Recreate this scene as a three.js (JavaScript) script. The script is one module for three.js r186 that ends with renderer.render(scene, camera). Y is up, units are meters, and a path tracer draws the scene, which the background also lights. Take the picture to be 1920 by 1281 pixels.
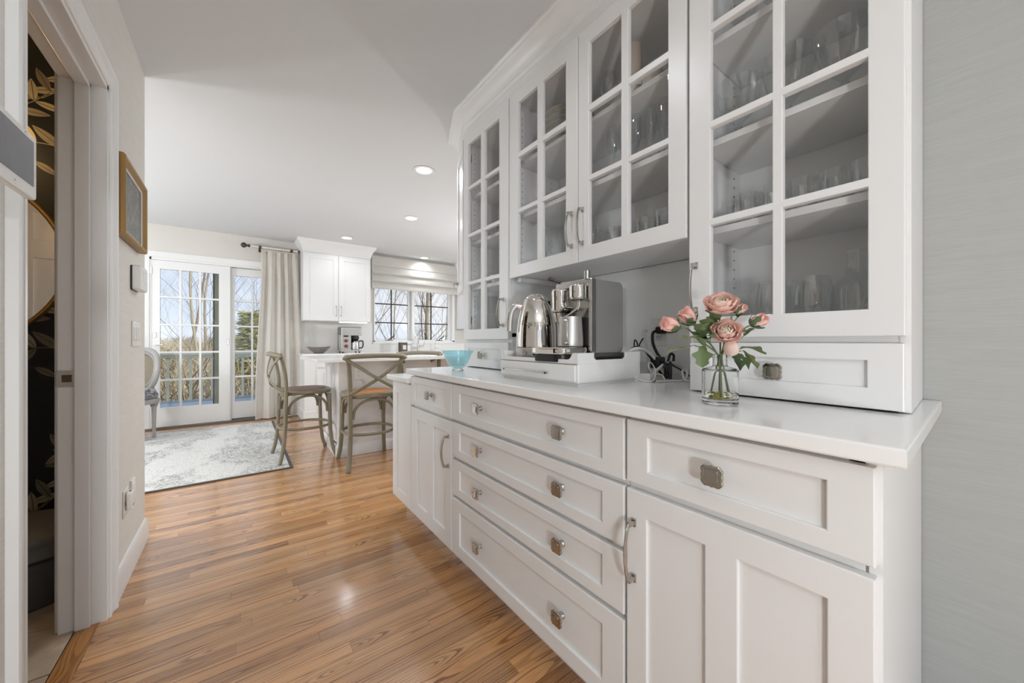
import * as THREE from 'three';
import { mergeGeometries, toCreasedNormals } from 'three/addons/utils/BufferGeometryUtils.js';
import { RoundedBoxGeometry } from 'three/addons/geometries/RoundedBoxGeometry.js';
import { TextGeometry } from 'three/addons/geometries/TextGeometry.js';
import { FontLoader } from 'three/addons/loaders/FontLoader.js';
import { RectAreaLightUniformsLib } from 'three/addons/lights/RectAreaLightUniformsLib.js';

// ------------------------------------------------------------------ camera, sky, sun, exposure
const scene = new THREE.Scene();
const camera = new THREE.PerspectiveCamera(85.326, 1920 / 1281, 0.05, 400);
camera.position.set(0, 1.068, 0);
camera.rotation.set(0, THREE.MathUtils.degToRad(-36.379), 0);
scene.add(camera);
const renderer = new THREE.WebGLRenderer({ antialias: true });
renderer.toneMapping = THREE.LinearToneMapping;
renderer.toneMappingExposure = 1.07;
renderer.shadowMap.enabled = true;
RectAreaLightUniformsLib.init();

const CAN = 2.3, CANCOL = 0xf2f7fc;           // recessed lamps: candela, colour
const LAMPS = 10.0, LAMPCOL = 0xeff6fc;        // hanging lamps
const SKYGAIN = 1.0;

function rng(a) { return () => { a |= 0; a = (a + 0x6d2b79f5) | 0; let t = Math.imul(a ^ (a >>> 15), 1 | a); t = (t + Math.imul(t ^ (t >>> 7), 61 | t)) ^ t; return ((t ^ (t >>> 14)) >>> 0) / 4294967296; }; }
const lerp = (a, b, t) => a + (b - a) * t, clamp = (x, a = 0, b = 1) => Math.min(b, Math.max(a, x)), smooth = (a, b, x) => { const t = clamp((x - a) / (b - a)); return t * t * (3 - 2 * t); };
const LAT = new Float32Array(65536); { const r = rng(77); for (let i = 0; i < 65536; i++) LAT[i] = r(); }
function vn(x, y, px = 256, py = 256, s = 0) {       // value noise that repeats every px, py cells
  const xi = Math.floor(x), yi = Math.floor(y), fx = x - xi, fy = y - yi;
  const w = (a, p) => ((a % p) + p) % p, u = fx * fx * (3 - 2 * fx), v = fy * fy * (3 - 2 * fy);
  const L = (a, b) => LAT[(w(a, px) * 131 + w(b, py) * 313 + s * 7919 + ((w(a, px) * w(b, py)) % 251) * 17) & 65535];
  return lerp(lerp(L(xi, yi), L(xi + 1, yi), u), lerp(L(xi, yi + 1), L(xi + 1, yi + 1), u), v);
}
function tex(w, h, fn, srgb = true) {
  const d = new Uint8Array(w * h * 4);
  for (let j = 0; j < h; j++) for (let i = 0; i < w; i++) { const c = fn(i, j), k = 4 * (j * w + i); if (typeof c === 'number') d[k] = d[k + 1] = d[k + 2] = clamp(c, 0, 255); else { d[k] = clamp(c[0], 0, 255); d[k + 1] = clamp(c[1], 0, 255); d[k + 2] = clamp(c[2], 0, 255); } d[k + 3] = 255; }
  const t = new THREE.DataTexture(d, w, h); t.wrapS = t.wrapT = THREE.RepeatWrapping; t.magFilter = THREE.LinearFilter; t.minFilter = THREE.LinearMipmapLinearFilter; t.generateMipmaps = true;
  if (srgb) t.colorSpace = THREE.SRGBColorSpace; t.needsUpdate = true; return t;
}
function canvasTex(w, h, draw) {
  const c = document.createElement('canvas'); c.width = w; c.height = h; draw(c.getContext('2d'), w, h);
  const t = new THREE.CanvasTexture(c); t.wrapS = t.wrapT = THREE.RepeatWrapping; t.colorSpace = THREE.SRGBColorSpace; return t;
}
{ // sky: pale winter blue with thin white cloud, the same in every direction
  const W = 512, H = 256, d = new Float32Array(W * H * 4);
  for (let j = 0; j < H; j++) for (let i = 0; i < W; i++) {
    const el = (j + 0.5) / H - 0.5, k = 4 * (j * W + i);
    let c = 0.6 * vn(i / 32, j / 10, 16, 256, 3) + 0.3 * vn(i / 16, j / 5, 32, 256, 5) + 0.1 * vn(i / 8, j / 3, 64, 256, 9);
    c = smooth(0.35, 0.8, c) * 0.7 + 0.12;
    const up = clamp(el * 2.2), b = [lerp(0.68, 0.5, up), lerp(0.79, 0.66, up), lerp(0.96, 0.9, up)];
    for (let q = 0; q < 3; q++) d[k + q] = lerp(b[q], [0.93, 0.94, 0.97][q], c);
    d[k + 3] = 1;
  }
  const t = new THREE.DataTexture(d, W, H, THREE.RGBAFormat, THREE.FloatType); t.mapping = THREE.EquirectangularReflectionMapping; t.magFilter = THREE.LinearFilter; t.minFilter = THREE.LinearFilter; t.needsUpdate = true;
  scene.background = t; scene.backgroundIntensity = SKYGAIN;
}
const sun = new THREE.DirectionalLight(0xfff1d8, 4.2);      // low winter sun from behind the house
sun.position.set(24, 17, 12); sun.target.position.set(0, 0, -12); scene.add(sun, sun.target);
sun.castShadow = true; Object.assign(sun.shadow.camera, { left: -40, right: 40, top: 40, bottom: -40, near: 1, far: 120 });

// ------------------------------------------------------------------ helpers
const V = (x, y, z) => new THREE.Vector3(x, y, z), PI = Math.PI;
const prep = (g) => { const r = g.index ? g.toNonIndexed() : g; if (!r.attributes.uv) r.setAttribute('uv', new THREE.BufferAttribute(new Float32Array(r.attributes.position.count * 2), 2)); if (!r.attributes.normal) r.computeVertexNormals(); for (const k of Object.keys(r.attributes)) if (!['position', 'normal', 'uv'].includes(k)) r.deleteAttribute(k); r.groups = []; return r; };
const join = (l) => (l = l.flat(9)).length === 1 ? prep(l[0]) : mergeGeometries(l.map(prep));
const bx = (w, h, d, x = 0, y = 0, z = 0, r = 0) => (r ? new RoundedBoxGeometry(w, h, d, 2, r) : new THREE.BoxGeometry(w, h, d)).translate(x, y, z);
const box2 = (x0, x1, y0, y1, z0, z1, r = 0) => bx(Math.abs(x1 - x0), Math.abs(y1 - y0), Math.abs(z1 - z0), (x0 + x1) / 2, (y0 + y1) / 2, (z0 + z1) / 2, r);
const cyl = (r0, r1, h, x = 0, y = 0, z = 0, s = 24) => new THREE.CylinderGeometry(r1, r0, h, s).translate(x, y, z);
const lathe = (pts, s = 32) => new THREE.LatheGeometry(pts.map((p) => new THREE.Vector2(p[0], p[1])), s);
const sph = (r, x = 0, y = 0, z = 0, sy = 1, a = 20, b = 14) => new THREE.SphereGeometry(r, a, b).scale(1, sy, 1).translate(x, y, z);
function uvm(g, s = 1) {   // uv in metres times s, by the side each face looks to
  g = prep(g); const p = g.attributes.position, n = g.attributes.normal, u = g.attributes.uv;
  for (let i = 0; i < p.count; i++) { const ax = Math.abs(n.getX(i)), ay = Math.abs(n.getY(i)), az = Math.abs(n.getZ(i)); if (ax > ay && ax > az) u.setXY(i, p.getZ(i) * s, p.getY(i) * s); else if (ay > az) u.setXY(i, p.getX(i) * s, p.getZ(i) * s); else u.setXY(i, p.getX(i) * s, p.getY(i) * s); }
  return g;
}
function tube(pts, r, o = {}) {
  const P = pts.map((p) => (p.isVector3 ? p : V(...p))), curve = new THREE.CatmullRomCurve3(P, !!o.closed, 'catmullrom', o.tension ?? 0.5), n = o.n ?? (P.length - 1) * 6, m = o.m ?? 8, pos = [], uv = [], idx = [];
  const fr = o.up ? null : curve.computeFrenetFrames(n, !!o.closed), L = curve.getLength();
  for (let i = 0; i <= n; i++) {
    const t = i / n, c = curve.getPointAt(t); let N, B;
    if (o.up) { const T = curve.getTangentAt(t); B = V(...o.up).cross(T).normalize(); N = T.clone().cross(B).normalize(); } else { N = fr.normals[i]; B = fr.binormals[i]; }
    let q = typeof r === 'function' ? r(t) : r; if (!Array.isArray(q)) q = [q, q];
    for (let j = 0; j < m; j++) { const a = (2 * PI * j) / m; let ca = Math.cos(a), sa = Math.sin(a); if (o.square) { const k = o.square; ca = Math.sign(ca) * Math.abs(ca) ** k; sa = Math.sign(sa) * Math.abs(sa) ** k; } pos.push(c.x + N.x * ca * q[0] + B.x * sa * q[1], c.y + N.y * ca * q[0] + B.y * sa * q[1], c.z + N.z * ca * q[0] + B.z * sa * q[1]); uv.push(t * L, j / m); }
  }
  for (let i = 0; i < n; i++) for (let j = 0; j < m; j++) { const a = i * m + j, b = i * m + ((j + 1) % m); idx.push(a, a + m, b, b, a + m, b + m); }
  if (!o.closed) { const e = pos.length / 3, c0 = curve.getPointAt(0), c1 = curve.getPointAt(1); pos.push(c0.x, c0.y, c0.z, c1.x, c1.y, c1.z); uv.push(0, 0, 0, 0); for (let j = 0; j < m; j++) { const b = (j + 1) % m; idx.push(e, j, b, e + 1, n * m + b, n * m + j); } }
  const g = new THREE.BufferGeometry(); g.setAttribute('position', new THREE.Float32BufferAttribute(pos, 3)); g.setAttribute('uv', new THREE.Float32BufferAttribute(uv, 2)); g.setIndex(idx); g.computeVertexNormals(); return g;
}
function sweep(path, prof, closed = false, crease = 0.5) {   // moulding: profile [offset, height] along a mitred path in the plane p, q; result in p, q, height
  const n = path.length, N = [], pos = [], uv = [];
  const dir = (i) => { const a = path[(i + n) % n], b = path[(i + 1 + n) % n], l = Math.hypot(b[0] - a[0], b[1] - a[1]); return [(b[0] - a[0]) / l, (b[1] - a[1]) / l]; };
  for (let i = 0; i < n; i++) {
    const a = !closed && i === 0 ? dir(0) : dir(i - 1), b = !closed && i === n - 1 ? dir(n - 2) : dir(i), na = [-a[1], a[0]], nb = [-b[1], b[0]], s = [na[0] + nb[0], na[1] + nb[1]], k = 2 / (s[0] ** 2 + s[1] ** 2); N.push([s[0] * k, s[1] * k]);
  }
  const pt = (i, j) => [path[i][0] + N[i][0] * prof[j][0], path[i][1] + N[i][1] * prof[j][0], prof[j][1]];
  const quad = (a, b, c, d) => { pos.push(...a, ...b, ...c, ...a, ...c, ...d); uv.push(0, 0, 1, 0, 1, 1, 0, 0, 1, 1, 0, 1); };
  for (let i = 0; i < (closed ? n : n - 1); i++) for (let j = 0; j + 1 < prof.length; j++) quad(pt(i, j), pt((i + 1) % n, j), pt((i + 1) % n, j + 1), pt(i, j + 1));
  if (!closed) { const tri = THREE.ShapeUtils.triangulateShape(prof.map((p) => new THREE.Vector2(...p)), []); for (const t of tri) for (const i of [0, n - 1]) { for (const k of i ? t : [t[0], t[2], t[1]]) { pos.push(...pt(i, k)); uv.push(0, 0); } } }
  const g = new THREE.BufferGeometry(); g.setAttribute('position', new THREE.Float32BufferAttribute(pos, 3)); g.setAttribute('uv', new THREE.Float32BufferAttribute(uv, 2)); g.computeVertexNormals(); return toCreasedNormals(g, crease);
}
const shapeOf = (pts) => new THREE.Shape(pts.map((p) => new THREE.Vector2(...p)));
function extr(shape, depth, bevel = 0, o = {}) { return new THREE.ExtrudeGeometry(shape, { depth: depth - 2 * bevel, bevelEnabled: bevel > 0, bevelThickness: bevel, bevelSize: bevel, bevelOffset: -bevel, bevelSegments: o.seg ?? 2, curveSegments: o.curve ?? 12 }).translate(0, 0, bevel); }
// prism over a floor polygon [[x, n]...] between two heights
const prism = (poly, y0, y1, bevel = 0) => extr(shapeOf(poly.map(([x, n]) => [x, n])), y1 - y0, bevel).rotateX(-PI / 2).translate(0, y0, 0);
function rrect(w, h, r, x = 0, y = 0) { const s = new THREE.Shape(), a = x - w / 2, b = y - h / 2; s.moveTo(a + r, b); s.lineTo(a + w - r, b); s.quadraticCurveTo(a + w, b, a + w, b + r); s.lineTo(a + w, b + h - r); s.quadraticCurveTo(a + w, b + h, a + w - r, b + h); s.lineTo(a + r, b + h); s.quadraticCurveTo(a, b + h, a, b + h - r); s.lineTo(a, b + r); s.quadraticCurveTo(a, b, a + r, b); return s; }

const used = {};
const numbered = (n) => { used[n] = (used[n] ?? -1) + 1; return used[n] ? n + '_' + String(used[n]).padStart(3, '0') : n; };
const tag = (o, label, category, group) => { Object.assign(o.userData, { label, category }); if (group) o.userData.group = group; return o; };
function thing(name, label, category, pos = [0, 0, 0], turn = 0, group) { const o = new THREE.Group(); o.name = numbered(name); o.position.set(...pos); o.rotation.y = turn; scene.add(o); return tag(o, label, category, group); }
function part(name, geos, m, parent, label) { const o = new THREE.Mesh(Array.isArray(geos) ? join(geos) : prep(geos), m); o.name = name; o.castShadow = o.receiveShadow = true; parent.add(o); if (label) o.userData.label = label; return o; }
function one(name, geos, m, label, category, group) { const o = part(numbered(name), geos, m, scene); return tag(o, label, category, group); }
function struct(name, geos, m) { const o = part(name, geos, m, scene); o.userData.kind = 'structure'; return o; }
function copy(src, pos, turn, label, group) { const o = src.clone(); o.userData = { ...src.userData }; o.name = numbered(src.name.replace(/_\d{3}$/, '')); o.position.set(...pos); if (turn !== undefined) o.rotation.y = turn; if (label) o.userData.label = label; if (group) o.userData.group = group; scene.add(o); return o; }

// ------------------------------------------------------------------ materials
const std = (c, roughness = 0.5, o = {}) => new THREE.MeshStandardMaterial({ color: Array.isArray(c) ? new THREE.Color().setRGB(...c) : new THREE.Color(c), roughness, ...o });
const phy = (c, roughness = 0.5, o = {}) => new THREE.MeshPhysicalMaterial({ color: Array.isArray(c) ? new THREE.Color().setRGB(...c) : new THREE.Color(c), roughness, ...o });
const grass = tex(512, 512, (i, j) => { const h = 0.5 * vn(i / 60, j / 2, 8.533 | 0 || 8, 256, 1) + 0.3 * vn(i / 24, j / 1.3, 21, 393, 2) + 0.2 * vn(i / 128, j / 20, 4, 25, 4); return 239 + 16 * h; }, true);
const grassBump = tex(512, 512, (i, j) => 255 * (0.6 * vn(i / 60, j / 2, 8, 256, 1) + 0.4 * vn(i / 24, j / 1.3, 21, 393, 2)), false);
const M = {
  paint: std([0.80, 0.795, 0.785], 0.32),
  trim: std([0.78, 0.775, 0.765], 0.3),
  inside: std([0.86, 0.855, 0.84], 0.5),
  ceiling: std([0.69, 0.705, 0.715], 0.9),
  wallGrey: std([0.45, 0.46, 0.44], 0.75, { map: grass, bumpMap: grassBump, bumpScale: 0.00006 }),
  wallLeft: std([0.77, 0.75, 0.70], 0.75, { map: grass, bumpMap: grassBump, bumpScale: 0.00006 }),
  wallBeige: std([0.66, 0.63, 0.585], 0.85),
  backsplash: std([0.78, 0.76, 0.73], 0.3),
  quartz: std([0.89, 0.885, 0.87], 0.13),
  chrome: std([0.82, 0.80, 0.77], 0.07, { metalness: 1 }),
  pull: std([0.50, 0.48, 0.45], 0.12, { metalness: 1 }),
  nickel: std([0.50, 0.48, 0.445], 0.1, { metalness: 1 }),
  brushed: std([0.60, 0.59, 0.57], 0.42, { metalness: 0.8 }),
  steel: std([0.62, 0.61, 0.6], 0.24, { metalness: 1 }),
  bronze: std([0.10, 0.085, 0.07], 0.35, { metalness: 0.8 }),
  black: std([0.012, 0.012, 0.013], 0.35),
  dark: std([0.03, 0.03, 0.03], 0.7),
  white: std([0.82, 0.81, 0.79], 0.35),
  plate: std([0.80, 0.79, 0.76], 0.25),
  pane: phy(0xffffff, 0, { transmission: 1, thickness: 0, ior: 1.5 }),
  glassware: phy([0.88, 0.9, 0.9], 0, { transmission: 1, thickness: 0, ior: 2.0 }),
  solidGlass: phy([1, 1, 1], 0.0, { transmission: 1, thickness: 0.01, ior: 1.38 }),
  water: phy([0.97, 0.98, 0.9], 0, { transmission: 1, thickness: 0.02, ior: 1.33 }),
  aqua: phy([0.74, 0.91, 0.94], 0.15, { transmission: 0.82, thickness: 0, ior: 1.5 }),
  gold: std([0.55, 0.36, 0.13], 0.35, { metalness: 0.7 }),
  frameGold: std([0.33, 0.19, 0.055], 0.42, { metalness: 0.25 }),
  glow: std([1, 1, 1], 0.6, { emissive: new THREE.Color(0xfff3e2), emissiveIntensity: 1.6 }),
};

// ------------------------------------------------------------------ room dimensions (n = distance ahead = -z)
const H = 2.5, WL = -0.41, WR = 1.466, FAR = 6.2, WE = 2.79;
const bn = (x0, x1, y0, y1, n0, n1, r = 0) => box2(x0, x1, y0, y1, -n0, -n1, r);

// floor: sub-floor, oak strips, thresholds
const oak = tex(2048, 512, (() => {
  const r = rng(5), lanes = [...Array(8)].map((_, k) => ({ yc: k % 2 ? lerp(0.2, 0.8, r()) : lerp(-1.2, 2.2, r()), z: lerp(4, 20, r()), s: lerp(-60, 60, r()), sp: lerp(5.0, 10.0, r()), o: r() * 40, t: lerp(-1, 1, r()) }));
  return (i, j) => {
    const l = Math.floor(j / 64), q = lanes[l], x = i / 2048, y = ((j % 64) / 64 - q.yc) * 57, X = Math.cos(2 * PI * x), S = Math.sin(2 * PI * x);
    const z = q.z + q.s * 0.55 * X + 26 * (vn(x * 9, l * 3, 9, 64, 2) - 0.5) + 4 * (vn(x * 20, l * 3 + (j % 64) / 24, 20, 64, 6) - 0.5) + 3 * S;
    const d = Math.sqrt(y * y + z * z * 1.2) + 0.7 * (vn(x * 60, j / 14, 60, 64, 3) - 0.5), dd = (d + 5.5 * vn(d / 7, l * 3 + 0.5, 256, 256, 14)) / q.sp, ph = dd % 1, rs = 0.12 + 0.95 * Math.pow(LAT[(Math.floor(dd) * 611 + l * 7013) & 65535], 1.4);
    const ring = smooth(0.0, 0.12, ph) * (1 - smooth(0.22, 0.7, ph)), hs = 9 * vn(0.5, j / 4, 64, 128, 12), fine = vn(x * 90 + hs, j / 2.2, 90, 256, 7), pore = vn(x * 26 + hs, j / 2.6, 26, 256, 8);
    const dk = clamp(0.66 * rs * ring * (0.5 + 0.9 * pore) + 0.1 * (fine - 0.5) + 0.14 * smooth(0.62, 0.9, pore));
    const tone = 1 + 0.05 * q.t + 0.06 * (vn(x * 4, l * 5 + 0.5, 4, 64, 9) - 0.5);
    return [lerp(202, 100, dk) * tone, lerp(154, 62, dk) * tone, lerp(106, 34, dk) * tone];
  };
})());
const floor = struct('floor', bn(-4.4, 4.4, -0.16, -0.0125, -3.7, 6.2), std([0.06, 0.035, 0.02], 0.9));
{
  const r = rng(11), W = 0.0572, tones = [[1, 0.99, 0.96], [0.86, 0.81, 0.75], [1.1, 1.06, 1.0], [0.74, 0.66, 0.58], [1.0, 0.92, 0.82], [1.02, 1.02, 0.98]].map((c) => phy(c.map((v) => v * 0.98), 0.24, { map: oak, ior: 1.7, clearcoat: 0.6, clearcoatRoughness: 0.13 }));
  const all = [], mk = (x0, x1, n, t) => { const g = prep(new THREE.BoxGeometry(x1 - x0 - 0.0008, 0.0125, W - 0.0009)), p = g.attributes.position, u = g.attributes.uv, lane = Math.floor(r() * 8), off = r(); for (let i = 0; i < p.count; i++) u.setXY(i, off + p.getX(i) / 2, (lane + 0.04 + 0.92 * clamp(p.getZ(i) / W + 0.5)) / 8); return g.translate((x0 + x1) / 2, -0.00625, -n); };
  const spans = (n) => n < -0.45 ? [[-3.2, WR]] : n < 2.8 ? [[n > 1.33 && n < 2.1 ? -0.425 : WL + 0.006, n < 2.35 ? 0.9 : 4.3]] : [[-4.3, 4.3]];
  for (let n = -3.6; n < 6.18; n += W) for (const [a, b] of spans(n)) {
    let x = a - r() * 0.9;
    while (x < b) { const e = x + 0.35 + r() * 1.0, x0 = Math.max(a, x), x1 = b - e < 0.12 ? b : e; if (x1 - x0 > 0.04) { const t = Math.floor(r() * 6); all.push({ n, cx: (clamp(0.2, x0, x1)), g: mk(x0, x1, n, t), t, seen: n > 0.5 && x1 > -0.75 && x0 < 1.3 + (n > 2.4 ? 0.2 : 0) }); } x = x1 === b ? b + 1 : e; }
  }
  const near = all.filter((p) => p.seen).sort((p, q) => p.n - q.n).slice(0, 296), set = new Set(near);
  for (const p of near) part('plank', p.g, tones[p.t], floor);
  for (let t = 0; t < 6; t++) { const l = all.filter((p) => !set.has(p) && p.t === t); if (l.length) part('plank_field', l.map((p) => p.g), tones[t], floor).userData.kind = 'stuff'; }
  const sad = prep(new THREE.BoxGeometry(0.705, 0.014, 0.06)), u = sad.attributes.uv, p = sad.attributes.position; for (let i = 0; i < u.count; i++) u.setXY(i, p.getX(i) / 2 + 0.3, (3.05 + 0.9 * clamp(p.getZ(i) / 0.06 + 0.5)) / 8);
  part('threshold', sad.rotateY(PI / 2).translate(-0.455, -0.005, -1.725), std([0.8, 0.66, 0.45], 0.35, { map: oak }), floor);
  const sill = prep(new THREE.BoxGeometry(2.7, 0.02, 0.09)); part('door_saddle', sill.translate(-0.75, 0.006, -6.17), std([0.1, 0.075, 0.055], 0.4), floor);
}

// walls and ceiling
const boxes = (l) => l.map((a) => bn(...a));
struct('ceiling', bn(-4.4, 4.4, H, H + 0.5, -3.7, 6.6), M.ceiling);
struct('wall_left', uvm(join(boxes([[WL - 0.118, WL, 0, H, -0.45, 1.372], [WL - 0.118, WL, 2.05, H, 1.372, 2.078], [WL - 0.118, WL, 0, H, 2.078, WE]])), 1 / 0.45), M.wallLeft);
struct('wall_right', uvm(join(boxes([[WR, WR + 0.12, 0, H, -3.6, 2.34], [WR + 0.12, 4.3, 0, H, 2.22, 2.34]])), 1 / 0.45), M.wallGrey);
struct('trim_8', bn(WR - 0.004, WR + 0.001, 0.914, 1.42, 0.607, 1.551), M.inside);
struct('wall_far', join(boxes([[-4.3, -2.03, 0, H, FAR, FAR + 0.16], [-1.3, -0.875, 0, H, FAR, FAR + 0.16], [-2.03, -1.3, 2.1, H, FAR, FAR + 0.16], [-0.875, 0.6, 2.1, H, FAR, FAR + 0.16], [0.6, 1.765, 0, H, FAR, FAR + 0.16], [1.765, 3.225, 0, 1.05, FAR, FAR + 0.16], [1.765, 3.225, 2.25, H, FAR, FAR + 0.16], [3.225, 4.3, 0, H, FAR, FAR + 0.16]])), M.wallBeige);
struct('wall_kitchen', bn(4.3, 4.42, 0, H, 2.22, FAR + 0.16), M.wallBeige);
struct('wall_dining', join(boxes([[-4.42, -4.3, 0, 0.5, 2.7, 6.36], [-4.42, -4.3, 2.2, H, 2.7, 6.36], [-4.42, -4.3, 0.5, 2.2, 2.7, 3.5], [-4.42, -4.3, 0.5, 2.2, 5.7, 6.36], [-4.3, WL - 0.12, 0, H, WE - 0.1, WE]])), M.wallBeige);
struct('wall_back', join(boxes([[-3.3, -2.2, 0, H, -3.72, -3.6], [-2.2, 0.6, 0, 0.3, -3.72, -3.6], [-2.2, 0.6, 2.2, H, -3.72, -3.6], [0.6, WR + 0.12, 0, H, -3.72, -3.6], [-3.42, -3.3, 0, H, -3.72, -0.45], [-3.42, WL - 0.12, 0, H, -0.57, -0.45]])), M.wallBeige);
// big windows out of the frame: dining room side and the hall behind the camera
for (const [nm, a, vert] of [['window_3', [-4.36, -4.36, 0.5, 2.2, 3.5, 5.7], 0], ['window_4', [-2.2, 0.6, 0.3, 2.2, -3.66, -3.66], 1]]) {
  const [x0, x1, y0, y1, n0, n1] = a, fr = [], f = 0.05, d = 0.04;
  if (!vert) { fr.push(bn(x0 - d, x0 + d, y0, y0 + f, n0, n1), bn(x0 - d, x0 + d, y1 - f, y1, n0, n1)); for (let k = 0; k <= 4; k++) fr.push(bn(x0 - d, x0 + d, y0, y1, lerp(n0, n1 - f, k / 4), lerp(n0, n1 - f, k / 4) + f)); }
  else { fr.push(bn(x0, x1, y0, y0 + f, n0 - d, n0 + d), bn(x0, x1, y1 - f, y1, n0 - d, n0 + d)); for (let k = 0; k <= 4; k++) fr.push(bn(lerp(x0, x1 - f, k / 4), lerp(x0, x1 - f, k / 4) + f, y0, y1, n0 - d, n0 + d)); }
  const w = struct(nm, fr, M.trim); part('pane', vert ? bn(x0, x1, y0, y1, n0 - 0.002, n0 + 0.002) : bn(x0 - 0.002, x0 + 0.002, y0, y1, n0, n1), M.pane, w);
}

// skirting and door casings
const BB = [[0, 0], [0.014, 0], [0.014, 0.085], [0.011, 0.094], [0.011, 0.102], [0.006, 0.112], [0, 0.116]];
const floorSweep = (path, prof, close = false) => sweep(path, prof, close).rotateX(-PI / 2);   // (x, n, height) -> (x, height, -n)
struct('baseboard_left', floorSweep([[WL, 2.145], [WL, WE], [-0.6, WE]].reverse(), BB), M.trim);
struct('baseboard_right', floorSweep([[WR, -3.4], [WR, 0.12]], BB), M.trim);
const CAS = [[0, 0.0], [0, 0.009], [0.006, 0.013], [0.012, 0.011], [0.014, 0.009], [0.05, 0.011], [0.055, 0.015], [0.062, 0.015], [0.066, 0.019], [0.076, 0.021], [0.085, 0.019], [0.085, 0]];
{ // powder room opening: n 1.347..2.05, y 0..2.05
  const g = sweep([[2.078, 0], [2.078, 2.05], [1.372, 2.05], [1.372, 0]], CAS.map(([a, b]) => [-a * 0.8, b]));
  g.rotateY(PI / 2).translate(WL, 0, 0); // (p = n, q, h) -> x = h, z = -n
  struct('trim_1', g, M.trim);
  const jamb = [bn(-0.53, WL + 0.004, 0, 2.05, 2.062, 2.078), bn(-0.53, WL + 0.004, 0, 2.05, 1.372, 1.388), bn(-0.53, WL + 0.004, 2.034, 2.05, 1.372, 2.078), bn(-0.488, -0.448, 0, 2.034, 2.048, 2.062, 0.003), bn(-0.488, -0.448, 0, 2.034, 1.388, 1.402, 0.003), bn(-0.488, -0.448, 2.02, 2.034, 1.388, 2.062, 0.003)];
  const back = sweep([[2.078, 0], [2.078, 2.05], [1.372, 2.05], [1.372, 0]], CAS.map(([a, b]) => [-a * 0.8, -b])).rotateY(PI / 2).translate(WL - 0.12, 0, 0);
  const j = struct('trim_2', [...jamb, back], M.trim);
  const st = extr((() => { const s = rrect(0.052, 0.06, 0.006); const h = new THREE.Path(); h.moveTo(-0.012, -0.013); h.lineTo(0.012, -0.013); h.lineTo(0.012, 0.013); h.lineTo(-0.012, 0.013); h.lineTo(-0.012, -0.013); s.holes.push(h); return s; })(), 0.003, 0.0008);
  const sp = part('strike_plate', [st.translate(-0.508, 0.932, -2.0615)], M.nickel, j, 'brushed metal strike plate');
  part('latch_recess', [bn(-0.521, -0.495, 0.918, 0.946, 2.061, 2.0617)], std([0.10, 0.06, 0.03], 0.8), sp);
  part('screw_head', [cyl(0.004, 0.004, 0.003, 0, 0, 0, 12).rotateX(PI / 2).translate(-0.508, 0.954, -2.059), cyl(0.004, 0.004, 0.003, 0, 0, 0, 12).rotateX(PI / 2).translate(-0.508, 0.91, -2.059)], M.nickel, sp);
}

// ------------------------------------------------------------------ joinery helpers (local x to the right seen from the front, z to the front)
const rectPath = ([x0, x1, y0, y1]) => { const h = new THREE.Path(); h.moveTo(x0, y0); h.lineTo(x0, y1); h.lineTo(x1, y1); h.lineTo(x1, y0); h.lineTo(x0, y0); return h; };
function slab(x0, x1, y0, y1, holes, t = 0.02, recess = 0.008, panels = true) {
  const s = shapeOf([[x0, y0], [x1, y0], [x1, y1], [x0, y1]]); s.holes = holes.map(rectPath);
  const out = [extr(s, t, 0.0022)];
  if (panels) for (const [a, b, c, d] of holes) out.push(box2(a - 0.003, b + 0.003, c - 0.003, d + 0.003, 0.002, t - recess));
  return out;
}
const knobGeo = (() => {
  const s = new THREE.Shape(), k = 0.0228, pts = []; for (let i = 0; i < 96; i++) { const a = (2 * PI * i) / 96, ca = Math.cos(a), sa = Math.sin(a), m = 1 / Math.pow(Math.abs(ca) ** 5 + Math.abs(sa) ** 5, 0.2); const q = Math.abs(((a / (PI / 2)) % 1) - 0.5) * 2; const bump = 1 + 0.03 * Math.cos(a * 12) - 0.05 * smooth(0.82, 1, q) * 0; pts.push(new THREE.Vector2(ca * k * m * bump * 0.95, sa * k * m * bump * 0.95)); } s.setFromPoints(pts);
  const face = extr(s, 0.008, 0.0025, { seg: 3 })
    .translate(0, 0, 0.0215), pad = extr(rrect(0.029, 0.029, 0.008), 0.003, 0.0012).translate(0, 0, 0.029);
  const stem = lathe([[0, 0], [0.0105, 0], [0.0105, 0.003], [0.0065, 0.006], [0.0052, 0.012], [0.007, 0.019], [0.011, 0.022], [0, 0.022]], 20).rotateX(PI / 2);
  return join([face, pad, stem]);
})();
const pullGeo = (L) => { const h = L / 2, foot = (y) => join([bx(0.012, 0.02, 0.006, 0, y, 0.003, 0.0015), bx(0.009, 0.012, 0.022, 0, y, 0.014, 0.002)]); return join([foot(-h + 0.008), foot(h - 0.008), tube([[0, -h + 0.006, 0.022], [0, -h * 0.75, 0.029], [0, -h * 0.35, 0.036], [0, 0, 0.038], [0, h * 0.35, 0.036], [0, h * 0.75, 0.029], [0, h - 0.006, 0.022]], [0.0032, 0.0058], { up: [1, 0, 0], n: 24, m: 10 })]); };
const pull = pullGeo(0.152);
const unit = (name, label, category, xf, nL, group) => thing(name, label, category, [xf, 0, -nL], -PI / 2, group);
const addKnob = (p, x, y, z = 0.02) => { const k = part('knob', knobGeo.clone().translate(x, y, z), M.nickel, p, 'polished scalloped square knob'); return k; };
const addPull = (p, x, y, z = 0.02, g = pull) => part('handle', g.clone().translate(x, y, z), M.pull, p, 'polished bow handle');

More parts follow.
